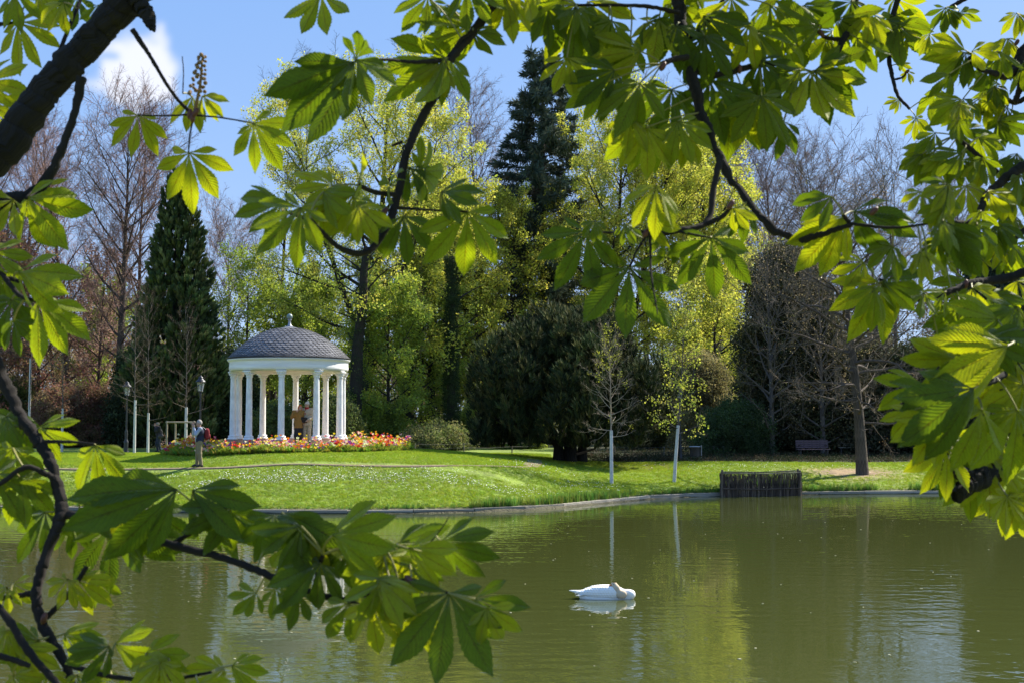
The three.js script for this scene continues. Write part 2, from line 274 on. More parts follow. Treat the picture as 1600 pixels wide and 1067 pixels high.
// ------------------------------------------------------------------ materials shared by built things
const barkTex = dataTex(256, 256, (u, v) => { const k = 0.45 + 0.9 * (fbm(u * 24, v * 6, 2, 5, 6) - 0.4); return [k, k, k]; });
const barkBump = dataTex(256, 256, (u, v) => fbm(u * 32, v * 8, 3, 5, 8));
const bark = (r, g, b, bump = 0.03) => new THREE.MeshStandardMaterial({ color: C(r * 1.6, g * 1.6, b * 1.6), map: barkTex, bumpMap: barkBump, bumpScale: bump, roughness: 1 });
const grain = dataTex(256, 256, (u, v) => { const k = 0.8 + 0.35 * (fbm(u * 12, v * 12, 6, 5, 12) - 0.5); return [k, k, k]; });
const paint = (r, g, b, rough = 0.6) => new THREE.MeshStandardMaterial({ color: C(r * 1.25, g * 1.25, b * 1.25), map: grain, roughness: rough });
const lathe = (prof, seg = 24) => new THREE.LatheGeometry(prof.map(([x, y]) => new THREE.Vector2(x, y)), seg);

// ------------------------------------------------------------------ gazebo
const FLOOR = 2.04;
{
  const G = thing('gazebo', 'round white columned garden temple with a grey slate dome on the lawn mound', 'gazebo', V(GAZ.x, FLOOR, GAZ.z));
  const white = paint(0.80, 0.79, 0.77, 0.55), cream = paint(0.76, 0.68, 0.56, 0.7), pink = paint(0.42, 0.28, 0.22, 0.9), lead = new THREE.MeshStandardMaterial({ color: C(0.30, 0.31, 0.34), roughness: 0.42, metalness: 0.25 });
  const floorM = paint(0.46, 0.38, 0.29, 0.9);
  part('floor', lathe([[0, -0.5], [2.95, -0.5], [2.95, -0.02], [2.9, 0], [0, 0]], 64), floorM, G);
  const R = 2.4, pedestal = mergeGeometries([new THREE.CylinderGeometry(0.235, 0.25, 0.17, 24).translate(0, 0.085, 0), new THREE.CylinderGeometry(0.255, 0.255, 0.03, 24).translate(0, 0.185, 0)]);
  const base = lathe([[0, 0.2], [0.225, 0.2], [0.23, 0.22], [0.225, 0.26], [0.19, 0.28], [0.185, 0.30], [0.205, 0.33], [0.19, 0.36], [0.16, 0.38], [0, 0.38]]);
  const flutes = (() => { const g = new THREE.CylinderGeometry(1, 1, 1, 80, 14, true), p = g.attributes.position; for (let k = 0; k < p.count; k++) { const y = p.getY(k) + 0.5, a = Math.atan2(p.getZ(k), p.getX(k)), rad = lerp(0.142, 0.120, y ** 1.6) * (1 - 0.035 * Math.abs(Math.sin(a * 10))); p.setXYZ(k, Math.cos(a) * rad, 0.38 + y * 2.45, Math.sin(a) * rad); } g.computeVertexNormals(); return g; })();
  const capital = mergeGeometries([lathe([[0.137, 2.83], [0.15, 2.85], [0.137, 2.87], [0.14, 2.92], [0.20, 2.98], [0.15, 2.985], [0.165, 3.0], [0.225, 3.06], [0.2, 3.065]]).toNonIndexed(), new THREE.BoxGeometry(0.42, 0.05, 0.42).translate(0, 3.085, 0).toNonIndexed(), ...[0, 1, 2, 3].map((k) => new THREE.TorusGeometry(0.045, 0.022, 6, 12).rotateY(Math.PI / 4 + k * Math.PI / 2 + Math.PI / 2).translate(0.19 * Math.cos(Math.PI / 4 + k * Math.PI / 2), 3.02, -0.19 * Math.sin(Math.PI / 4 + k * Math.PI / 2)).toNonIndexed())].map((g) => { for (const n of Object.keys(g.attributes)) if (!['position', 'normal', 'uv'].includes(n)) g.deleteAttribute(n); return g; }));
  for (let k = 0; k < 10; k++) {
    const a = (2.6 + 36 * k) * Math.PI / 180, c = new THREE.Group(); c.name = 'column'; c.position.set(R * Math.sin(a), 0, R * Math.cos(a)); c.rotation.y = a; G.add(c);
    part('pedestal', pedestal, pink, c); part('base', base, white, c); part('shaft', flutes, white, c); part('capital', capital, white, c);
  }
  part('entablature', lathe([[2.2, 3.11], [2.56, 3.11], [2.56, 3.22], [2.58, 3.225], [2.58, 3.34], [2.57, 3.36], [2.57, 3.52], [2.60, 3.54], [2.64, 3.58], [2.66, 3.62], [2.66, 3.645], [2.2, 3.645], [2.2, 3.11]], 96), white, G);
  part('ceiling', lathe([[0, 3.95], [0.6, 3.92], [1.4, 3.72], [2.0, 3.45], [2.2, 3.25]], 64), cream, G);
  // dome: overlapping slates in courses
  const prof = (t) => { const x = Math.cos(t * Math.PI / 2); return [2.66 * x, 3.655 + 1.42 * (1 - x ** 1.98)]; };
  part('dome_shell', lathe(Array.from({ length: 25 }, (_, k) => prof(k / 24 * 0.985)).concat([[0, 5.06]]), 64), new THREE.MeshStandardMaterial({ color: C(0.06, 0.06, 0.07), roughness: 0.9 }), G);
  const tones = [0.13, 0.155, 0.19, 0.145].map((k) => new THREE.MeshStandardMaterial({ color: C(k * 0.95, k * 0.92, k * 0.94), roughness: 0.42, map: grain })), sl = tones.map(() => new Geo()), r = RNG(12), rows = 19;
  for (let j = 0; j < rows; j++) {
    const t0 = j / rows * 0.86, t1 = (j + 1.55) / rows * 0.86, [r0, y0] = prof(t0), [r1, y1] = prof(Math.min(t1, 0.95)), n = Math.max(16, Math.round(6.283 * r0 / 0.215));
    for (let k = 0; k < n; k++) {
      const a = (k + (j % 2) * 0.5) / n * 6.28318, w = 6.283 / n * 0.485, g = sl[(r() * 4) | 0], lift = 0.028 + r() * 0.012;
      const P = (s, f, out) => { const rr = lerp(r0, r1, f) + out, yy = lerp(y0, y1, f) + out * 0.6, aa = a + s * w; return g.v(rr * Math.sin(aa), yy, rr * Math.cos(aa), aa * 2, yy); };
      const top = [P(-1, 1, 0.006), P(1, 1, 0.006), P(1, 0.32, lift), P(0.55, 0.08, lift + 0.004), P(0, 0, lift + 0.006), P(-0.55, 0.08, lift + 0.004), P(-1, 0.32, lift)];
      for (let q = 1; q < 6; q++) g.tri(top[0], top[q + 1], top[q]);
      const low = [P(1, 0.32, lift - 0.016), P(0.55, 0.08, lift - 0.014), P(0, 0, lift - 0.012), P(-0.55, 0.08, lift - 0.014), P(-1, 0.32, lift - 0.016)];
      for (let q = 0; q < 4; q++) g.quad(top[2 + q], top[3 + q], low[q + 1], low[q]);
    }
  }
  sl.forEach((g, k) => { const geo = g.build(true); part('slates', geo, tones[k], G, 'stuff'); });
  part('roof_cap', (() => { const g = new THREE.LatheGeometry([[0.86, 4.885], [0.87, 4.91], [0.6, 5.0], [0.28, 5.065], [0.12, 5.10], [0.1, 5.12]].map(([x, y]) => new THREE.Vector2(x, y)), 16); return g; })(), lead, G);
  const fin = part('finial', lathe([[0.12, 5.10], [0.15, 5.13], [0.08, 5.16], [0.055, 5.28], [0.05, 5.36], [0.1, 5.40], [0.06, 5.43]]), lead, G);
  part('finial_ball', (() => { const g = new THREE.SphereGeometry(0.125, 20, 14); const p = g.attributes.position; for (let k = 0; k < p.count; k++) { const y = p.getY(k) / 0.125; p.setXYZ(k, p.getX(k) * (1 + 0.12 * (1 - y) * 0.3), p.getY(k) * 1.05 + 5.54, p.getZ(k)); } g.computeVertexNormals(); return g; })(), new THREE.MeshStandardMaterial({ color: C(0.20, 0.25, 0.23), roughness: 0.5, metalness: 0.2 }), fin);
}
// flower bed ringing the gazebo
{
  const r = RNG(51), bed = thing('flower_bed', 'ring of mixed red, yellow, pink and white spring flowers around the gazebo', 'flower bed', V(0, 0, 0)); bed.userData.kind = 'stuff';
  const g = new Geo(); let prev = null;
  for (let k = 0; k <= 120; k++) { const a = k / 120 * 6.28318, row = []; for (let s = 0; s <= 6; s++) { const rad = lerp(2.9, 5.4, s / 6), x = GAZ.x + rad * Math.sin(a), z = GAZ.z + rad * Math.cos(a); row.push(g.v(x, height(x, z) + (s === 6 ? -0.05 : 0.06), z)); } if (prev) for (let s = 0; s < 6; s++) g.quad(prev[s], prev[s + 1], row[s + 1], row[s]); prev = row; }
  part('soil', g.build(), new THREE.MeshStandardMaterial({ color: C(0.06, 0.045, 0.03), roughness: 1, side: THREE.DoubleSide }), bed);
  const leafy = new Geo(); for (let k = 0; k < 14; k++) { const a = r() * 6.283, e = 0.4 + r() * 1.1, L = 0.5 + 0.5 * r(), dx = Math.cos(a) * Math.cos(e), dz = Math.sin(a) * Math.cos(e), dy = Math.sin(e), w = 0.13; const A = leafy.v(0, 0, 0), B = leafy.v(dx * L * 0.5 - dz * w, dy * L * 0.5, dz * L * 0.5 + dx * w), D = leafy.v(dx * L * 0.5 + dz * w, dy * L * 0.5, dz * L * 0.5 - dx * w), E = leafy.v(dx * L, dy * L, dz * L); leafy.quad(A, B, E, D); }
  const bloom = new Geo(); for (let k = 0; k < 6; k++) { const a = k / 6 * 6.283, b = a + 0.5, c = a - 0.5; const A = bloom.v(0, -0.3, 0), B = bloom.v(Math.cos(b) * 0.75, 0.25, Math.sin(b) * 0.75), D = bloom.v(Math.cos(c) * 0.75, 0.25, Math.sin(c) * 0.75), E = bloom.v(Math.cos(a) * 0.8, 0.8, Math.sin(a) * 0.8); bloom.quad(A, B, E, D); }
  const fm = new THREE.MeshPhysicalMaterial({ color: C(1, 1, 1), roughness: 1, transmission: 0.4, side: THREE.DoubleSide, specularIntensity: 0.3 });
  const foliage = [], flowers = [], q = new THREE.Quaternion(), pal = [[0.7, 0.04, 0.04], [0.8, 0.55, 0.02], [0.85, 0.78, 0.5], [0.8, 0.3, 0.28], [0.8, 0.6, 0.04], [0.85, 0.75, 0.3], [0.28, 0.06, 0.32], [0.8, 0.22, 0.03]];
  for (let k = 0; k < 8200; k++) {
    const a = r() * 6.283, rad = Math.sqrt(lerp(3.05 ** 2, 5.35 ** 2, r())); const x = GAZ.x + rad * Math.sin(a), z = GAZ.z + rad * Math.cos(a), patch = vnoise(x * 1.6, z * 1.6, 71), h = (0.12 + 0.42 * patch ** 3 + 0.16 * r()) * (Math.sin(a) > 0.5 ? 1.15 : 0.95);
    q.setFromAxisAngle(V(0, 1, 0), r() * 6.283); foliage.push([mat4(onGround(x, z, 0.03), q, V(h * 0.9, h, h * 0.9)), C(range(r, 0.14, 0.36), range(r, 0.24, 0.40), range(r, 0.02, 0.05))]);
    if (r() < 0.2 + 0.22 * smooth(4.5, 5.3, rad)) {
      const kind = Math.floor(vnoise(x * 1.4 + 9, z * 1.4, 90) * 11.99 + r() * 2.2) % 8, c = pal[kind].map((v) => v * range(r, 0.75, 1.1)), s = range(r, 0.045, 0.085);
      q.setFromEuler(new THREE.Euler((r() - 0.5) * 1.2, r() * 6, (r() - 0.5) * 1.2)); flowers.push([mat4(onGround(x, z, 0.03 + h * range(r, 0.85, 1.25)), q, s), C(...c)]);
    }
  }
  // taller clumps behind the standing photographer, at the bed's end
  for (let k = 0; k < 900; k++) { const x = -13.5 + (r() + r() - 1) * 0.75, z = -54.0 + (r() + r() - 1) * 1.1, h = 0.25 + 0.3 * r(); q.setFromAxisAngle(V(0, 1, 0), r() * 6.283); foliage.push([mat4(onGround(x, z, 0.02), q, V(h * 0.7, h, h * 0.7)), C(range(r, 0.14, 0.3), range(r, 0.24, 0.4), 0.03)]); if (r() < 0.3) flowers.push([mat4(onGround(x, z, h * 1.0), q, range(r, 0.035, 0.055)), C(...pal[[1, 7, 4, 0][(r() * 4) | 0]])]); }
  scatter('foliage', leafy.build(), fm, foliage, bed); scatter('blossoms', bloom.build(), fm, flowers, bed);
}

// ------------------------------------------------------------------ people: one body each, clothes over it
function hand(bones, w, dir, side) {                                  // five unequal, slightly curled fingers on a palm
  const d = V(...dir).normalize(), s = V(...side).normalize(), n = V(0, 0, 0).crossVectors(d, s);
  const P = (a, b, c, r) => [w[0] + d.x * a + s.x * b + n.x * c, w[1] + d.y * a + s.y * b + n.y * c, w[2] + d.z * a + s.z * b + n.z * c, r];
  for (const b of [-0.025, 0, 0.025]) bones.push([P(0, b * 0.7, 0, 0.02), P(0.085, b, 0, 0.016)]);
  [[0.033, 0.07], [0.011, 0.08], [-0.011, 0.075], [-0.032, 0.055]].forEach(([b, L]) => { bones.push([P(0.085, b, 0, 0.010), P(0.085 + L * 0.55, b, 0.012, 0.009)], [P(0.085 + L * 0.55, b, 0.012, 0.009), P(0.085 + L * 0.85, b, 0.04, 0.0075)]); });
  bones.push([P(0.02, 0.03, 0, 0.014), P(0.05, 0.06, 0.02, 0.011)], [P(0.05, 0.06, 0.02, 0.011), P(0.08, 0.062, 0.045, 0.009)]);
}
const fabric = (r, g, b) => new THREE.MeshStandardMaterial({ color: C(r, g, b), roughness: 0.95, bumpMap: dataTex(64, 64, (u, v) => fbm(u * 8, v * 8, 3, 4, 8)), bumpScale: 0.01 });
const skin = new THREE.MeshStandardMaterial({ color: C(0.46, 0.27, 0.19), roughness: 0.6 }), eyeM = new THREE.MeshStandardMaterial({ color: C(0.02, 0.015, 0.01), roughness: 0.2 });
// joints: sh, el, wr, hip, kn, an as [left, right] triples, facing +z
function person(label, pos, turn, o) {
  const root = thing('person', label, 'person', pos, turn), S = o.scale ?? 1; root.scale.setScalar(S);
  const J = { neck: [0, 1.47, 0], head: [0, 1.61, 0.02], chest: [0, 1.28, 0.0], waist: [0, 1.05, 0], pelvis: [0, 0.94, 0], sh: [[-0.18, 1.42, 0], [0.18, 1.42, 0]], el: [[-0.24, 1.15, 0], [0.24, 1.15, 0]], wr: [[-0.22, 0.93, 0.1], [0.22, 0.93, 0.1]], hip: [[-0.09, 0.92, 0], [0.09, 0.92, 0]], kn: [[-0.1, 0.5, 0.02], [0.1, 0.5, 0.02]], an: [[-0.1, 0.09, 0], [0.1, 0.09, 0]], ...o.joints };
  const b = [], add = (a, r1, c, r2) => b.push([[...a, r1], [...c, r2]]), toe = (k) => [J.an[k][0] * 1.15, 0.035, J.an[k][2] + 0.15];
  const torso = [[[...J.chest.map((v, i) => v + [-0.07, 0.02, 0][i]), 0.125], [...J.chest.map((v, i) => v + [0.07, 0.02, 0][i]), 0.125]], [[...J.chest, 0.14], [...J.waist, 0.125]], [[J.waist[0] - 0.03, J.waist[1], J.waist[2], 0.12], [J.pelvis[0] - 0.05, J.pelvis[1], J.pelvis[2], 0.12]], [[J.waist[0] + 0.03, J.waist[1], J.waist[2], 0.12], [J.pelvis[0] + 0.05, J.pelvis[1], J.pelvis[2], 0.12]]];
  b.push(...torso); add(J.chest, 0.08, J.neck, 0.055); add(J.neck, 0.052, J.head, 0.06);
  const arms = [], legs = [], feet = [];
  for (const k of [0, 1]) {
    arms.push([[J.sh[k][0] * 0.8, J.sh[k][1], J.sh[k][2], 0.065], [...J.sh[k], 0.06]], [[...J.sh[k], 0.056], [...J.el[k], 0.042]], [[...J.el[k], 0.042], [...J.wr[k], 0.028]]);
    legs.push([[...J.hip[k], 0.095], [...J.kn[k], 0.06]], [[...J.kn[k], 0.06], [...J.an[k], 0.042]]); feet.push([[...J.an[k], 0.042], [J.an[k][0], 0.045, J.an[k][2] - 0.03, 0.04]], [[...J.an[k], 0.04], [...toe(k), 0.032]]);
  }
  b.push(...arms, ...legs, ...feet);
  const H = J.head, yaw = o.look ?? 0, cy = Math.cos(yaw), sy = Math.sin(yaw), local = (x, y, z) => { const a = x - H[0], c = z - H[2]; return [a * cy - c * sy, y - H[1], a * sy + c * cy]; };
  const handB = []; for (const k of [0, 1]) { const w = J.wr[k], e = J.el[k]; hand(handB, w, w.map((v, i) => v - e[i]), o.palm?.[k] ?? [k ? -1 : 1, 0, 0.3]); }
  const bodyF = chain(b, 0.05), handF = chain(handB, 0.012);
  const headF = (x, y, z) => { const [a, c, d] = local(x, y, z); let v = ellipsoid(a, c, d, [0, 0.02, -0.005], [0.076, 0.105, 0.094]); v = smin(v, ellipsoid(a, c, d, [0, -0.05, 0.03], [0.052, 0.06, 0.058]), 0.04); v = smin(v, capsule(a, c, d, [0, 0.01, 0.088, 0.008], [0, -0.022, 0.106, 0.013]), 0.02); v = smin(v, ellipsoid(a, c, d, [0, -0.055, 0.085], [0.024, 0.008, 0.012]), 0.012); for (const s of [-1, 1]) { v = smin(v, ellipsoid(a, c, d, [s * 0.08, 0, -0.005], [0.012, 0.032, 0.02]), 0.01); v = Math.max(v, -ellipsoid(a, c, d, [s * 0.031, 0.018, 0.094], [0.016, 0.009, 0.012])); } return v; };
  const all = b.flat().concat(handB.flat()), lo = [0, 1, 2].map((k) => Math.min(...all.map((p) => p[k] - p[3])) - 0.06), hi = [0, 1, 2].map((k) => Math.max(...all.map((p) => p[k] + p[3])) + 0.06); hi[1] = Math.max(hi[1], H[1] + 0.2);
  const fine = (f, at_, rad, cell) => sdfMesh(f, at_.map((v) => v - rad), at_.map((v) => v + rad), cell);
  const pieces = [sdfMesh((x, y, z) => smin(bodyF(x, y, z), headF(x, y, z), 0.02), lo, hi, 0.02), fine((x, y, z) => Math.min(headF(x, y, z) - 0.0015, 9), H, 0.15, 0.005)];
  for (const k of [0, 1]) { const w = J.wr[k], d = V(...w).sub(V(...J.el[k])).normalize(); pieces.push(fine(handF, [w[0] + d.x * 0.09, w[1] + d.y * 0.09, w[2] + d.z * 0.09], 0.14, 0.005)); }
  part('body', mergeGeometries(pieces), skin, root);
  for (const s of [-1, 1]) { const e = part('eye', new THREE.SphereGeometry(0.011, 8, 6), eyeM, root); e.position.set(H[0] + s * 0.031 * cy + 0.083 * sy, H[1] + 0.018, H[2] - s * 0.031 * sy + 0.083 * cy); }
  const wear = (name, f, mat, cell = 0.02, l = lo, h = hi) => part(name, sdfMesh(f, l.map((v) => v - 0.08), h.map((v) => v + 0.08), cell), mat, root);
  const wob = (x, y, z) => 0.006 * Math.sin(x * 31 + y * 17) * Math.sin(y * 23 + z * 29);
  const tf = chain(torso.concat(legs), 0.05), torsoF = chain(torso.concat([[[...J.chest, 0.1], [J.neck[0], J.neck[1] - 0.02, J.neck[2], 0.075]]]), 0.06), armF = chain(arms, 0.04), legF = chain(legs.concat(torso.slice(2)), 0.04), footF = chain(feet, 0.03);
  const wristCut = (x, y, z) => Math.min(...[0, 1].map((k) => Math.hypot(x - J.wr[k][0], y - J.wr[k][1], z - J.wr[k][2]))) - 0.035;
  if (o.trousers) wear('trousers', (x, y, z) => Math.max(legF(x, y, z) - 0.022 - wob(x, y, z), y - 1.06, 0.06 - y), o.trousers);
  if (o.skirt) wear('skirt', (x, y, z) => Math.max(capsule(x, y, z, [J.pelvis[0], 1.02, 0, 0.15], [J.pelvis[0], 0.35, 0, 0.2]), y - 1.05, 0.3 - y), o.skirt);
  wear('shoes', (x, y, z) => Math.max(footF(x, y, z) - 0.012, y - 0.12, 0.004 - y), o.shoes ?? fabric(0.03, 0.03, 0.035));
  if (o.shirt) wear('shirt', (x, y, z) => Math.max(Math.min(smin(torsoF(x, y, z), armF(x, y, z), 0.04) - 0.012, 9), -wristCut(x, y, z), y - 1.48, 0.9 - y), o.shirt);
  if (o.jacket) { const hem = o.hem ?? 0.88; wear('jacket', (x, y, z) => { let d = smin(torsoF(x, y, z), o.vest ? 9 : armF(x, y, z), 0.05) - 0.034 - wob(x, y, z); if (hem < 0.85) d = smin(d, capsule(x, y, z, [J.pelvis[0], 1.0, 0, 0.165], [J.pelvis[0], hem, 0, 0.2]), 0.04); d = Math.max(d, y - 1.5, hem - y); if (!o.vest) d = Math.max(d, -wristCut(x, y, z)); if (o.open) d = Math.max(d, 0.02 - Math.hypot(Math.max(0, Math.abs(x - J.chest[0]) - o.open), Math.min(0, z - 0.02)) - (z < 0.02 ? 1 : 0)); return d; }, o.jacket); }
  if (o.hair) wear('hair', (x, y, z) => { const [a, c, d] = local(x, y, z); let v = ellipsoid(a, c, d, [0, 0.035, -0.018], [0.09, 0.112, 0.103]); if (o.longHair) v = smin(v, ellipsoid(a, c, d, [0, -0.05, -0.05], [0.1, 0.13, 0.07]), 0.04); return Math.max(v + 0.004 * Math.sin(a * 160) * Math.sin(c * 90 + d * 120), -ellipsoid(a, c, d, [0, -0.045, 0.075], [0.075, 0.115, 0.075])); }, o.hair, 0.008, H.map((v) => v - 0.12), H.map((v) => v + 0.12));
  if (o.cap) wear('cap', (x, y, z) => { const [a, c, d] = local(x, y, z); return Math.min(Math.max(ellipsoid(a, c, d, [0, 0.055, -0.008], [0.093, 0.1, 0.107]), 0.05 - c), Math.max(ellipsoid(a, c, d, [0, 0.052, 0.1], [0.078, 0.014, 0.075]), 0.02 - d)); }, o.cap, 0.008, H.map((v) => v - 0.12), H.map((v) => v + 0.15));
  if (o.scarf) wear('scarf', (x, y, z) => { const r = Math.hypot(x - J.neck[0], (z - J.neck[2] - 0.01) * 1.0), q = Math.hypot(r - 0.07, (y - J.neck[1] - 0.005) * 0.7) - 0.042; return smin(q, capsule(x, y, z, [J.neck[0] - 0.02, J.neck[1] - 0.03, 0.1, 0.035], [J.neck[0] - 0.03, 1.25, 0.165, 0.03]), 0.03); }, o.scarf, 0.012, [-0.25, 1.15, -0.2], [0.25, 1.55, 0.25]);
  return root;
}
function worn(name, label, category, root, build) {                   // things carried: top-level, placed with their bearer
  const t = thing(name, label, category, root.position.clone(), root.rotation.y); t.scale.copy(root.scale); build(t); return t;
}
const rbox = (w, h, d, x, y, z, p = 3.2) => sdfMesh((a, b, c) => (((Math.abs(a - x) / (w / 2)) ** p + (Math.abs(b - y) / (h / 2)) ** p + (Math.abs(c - z) / (d / 2)) ** p) ** (1 / p) - 1) * Math.min(w, h, d) / 2, [x - w / 2 - 0.03, y - h / 2 - 0.03, z - d / 2 - 0.03], [x + w / 2 + 0.03, y + h / 2 + 0.03, z + d / 2 + 0.03], Math.min(w, h, d) / 9);
const tubeAt = (pts, r, s = 6) => { const g = new Geo(); g.tube(new THREE.CatmullRomCurve3(pts.map((p) => V(...p))).getPoints(18), Array(19).fill(r), s); return g.build(); };
const blackPlastic = new THREE.MeshStandardMaterial({ color: C(0.02, 0.02, 0.022), roughness: 0.4 });
function handCamera(t, c, dir) {                                       // body, lens, viewfinder hump, raised to the eye
  const g = new THREE.Group(); g.position.set(...c); g.rotation.y = dir; t.add(g); g.name = 'camera_body';
  part('shell', rbox(0.13, 0.09, 0.06, 0, 0, 0, 5), blackPlastic, g); part('viewfinder', rbox(0.05, 0.035, 0.05, 0, 0.055, 0, 4), blackPlastic, g);
  part('lens', new THREE.CylinderGeometry(0.036, 0.032, 0.11, 16).rotateX(Math.PI / 2).translate(0, -0.005, 0.08), blackPlastic, g);
}
const raised = { el: [[-0.2, 1.22, 0.17], [0.2, 1.2, 0.17]], wr: [[-0.085, 1.53, 0.2], [0.08, 1.49, 0.22]] }, palmUp = [[0.3, 0.2, 1], [-0.3, 0.2, 1]];
{
  const p = person('grey haired person in navy gilet and khaki trousers photographing on the path', stand(312, 47.7, 0), -1.15, { joints: { ...raised, kn: [[-0.1, 0.5, 0.03], [0.11, 0.5, 0.0]], an: [[-0.12, 0.09, 0.05], [0.12, 0.09, -0.06]] }, palm: palmUp, look: 0, hair: fabric(0.34, 0.31, 0.28), shirt: fabric(0.34, 0.37, 0.45), jacket: fabric(0.016, 0.02, 0.045), vest: true, open: 0.085, hem: 0.92, trousers: fabric(0.21, 0.17, 0.10), shoes: fabric(0.05, 0.045, 0.045) });
  worn('camera', 'black camera held to the eye by the person on the path', 'camera', p, (t) => handCamera(t, [0, 1.6, 0.2], 0));
  worn('backpack', 'dark red backpack on the back of the person on the path', 'backpack', p, (t) => { const m = fabric(0.17, 0.012, 0.016); part('sack', rbox(0.3, 0.44, 0.2, 0, 1.22, -0.27), m, t); part('pocket', rbox(0.22, 0.2, 0.08, 0, 1.12, -0.37), m, t); for (const s of [-1, 1]) part('strap', tubeAt([[s * 0.1, 1.38, -0.22], [s * 0.12, 1.49, -0.04], [s * 0.13, 1.38, 0.15], [s * 0.15, 1.12, 0.10], [s * 0.13, 1.05, -0.2]], 0.018), blackPlastic, t); });
}
{
  const p = person('person in black clothes taking a picture beside the white tree stems', stand(249, 72, 0), -1.3, { scale: 0.98, joints: { ...raised, head: [0, 1.57, 0.1], neck: [0, 1.44, 0.05], chest: [0, 1.26, 0.04], kn: [[-0.1, 0.52, 0.12], [0.1, 0.5, 0.0]], an: [[-0.1, 0.09, 0.03], [0.1, 0.09, -0.12]] }, palm: palmUp, hair: fabric(0.20, 0.17, 0.14), jacket: fabric(0.012, 0.013, 0.018), trousers: fabric(0.018, 0.025, 0.045), shoes: fabric(0.03, 0.03, 0.03) });
  worn('camera', 'camera held up by the black clothed person by the white stems', 'camera', p, (t) => handCamera(t, [0, 1.56, 0.28], 0));
  worn('shoulder_bag', 'black bag hanging at the hip of the black clothed person', 'bag', p, (t) => { part('pouch', rbox(0.12, 0.24, 0.3, 0.2, 0.92, -0.1), blackPlastic, t); part('strap', tubeAt([[0.2, 1.02, 0.0], [0.1, 1.3, 0.16], [-0.12, 1.46, 0.06], [0.05, 1.3, -0.14], [0.2, 1.02, -0.2]], 0.014), blackPlastic, t); });
}
{
  const z = -54.6, w = V(at(466, 640, 54.45).x, FLOOR, z + 0.15), m = V(at(479.5, 640, 54.6).x, FLOOR, z - 0.02);
  person('orange haired woman in mustard coat leaning on her companion in the gazebo', w, 0.22, { scale: 0.965, joints: { neck: [0.03, 1.46, 0.02], head: [0.07, 1.6, 0.04], el: [[-0.28, 1.2, 0.05], [0.22, 1.16, -0.05]], wr: [[-0.13, 1.4, 0.16], [0.25, 0.98, 0.02]] }, look: 0.2, hair: fabric(0.55, 0.13, 0.03), longHair: true, jacket: fabric(0.27, 0.14, 0.03), hem: 0.72, skirt: fabric(0.018, 0.016, 0.02), trousers: fabric(0.02, 0.02, 0.022) });
  person('person in pale cap, red scarf and beige jacket standing in the gazebo', m, -0.12, { scale: 1.03, joints: { el: [[-0.26, 1.16, -0.02], [0.27, 1.15, 0.02]], wr: [[-0.18, 0.98, 0.14], [0.13, 1.02, 0.22]] }, look: -0.1, hair: fabric(0.4, 0.37, 0.34), cap: fabric(0.55, 0.53, 0.5), scarf: fabric(0.33, 0.025, 0.02), jacket: fabric(0.40, 0.34, 0.25), hem: 0.78, trousers: fabric(0.36, 0.31, 0.22) });
  const b = V(m.x - 0.1, FLOOR, z + 0.2);
  const t = thing('shoulder_bag', 'dark satchel hanging in front of the person in the beige jacket', 'bag', b); part('pouch', rbox(0.3, 0.24, 0.1, 0, 1.02, 0), fabric(0.02, 0.016, 0.014), t); part('flap', rbox(0.3, 0.12, 0.035, 0, 1.09, 0.05), fabric(0.025, 0.02, 0.017), t); part('strap', tubeAt([[-0.13, 1.1, 0], [-0.08, 1.3, -0.02], [0.1, 1.49, -0.12], [0.17, 1.51, -0.22], [0.2, 1.4, -0.33]], 0.016), fabric(0.02, 0.016, 0.014), t);
}

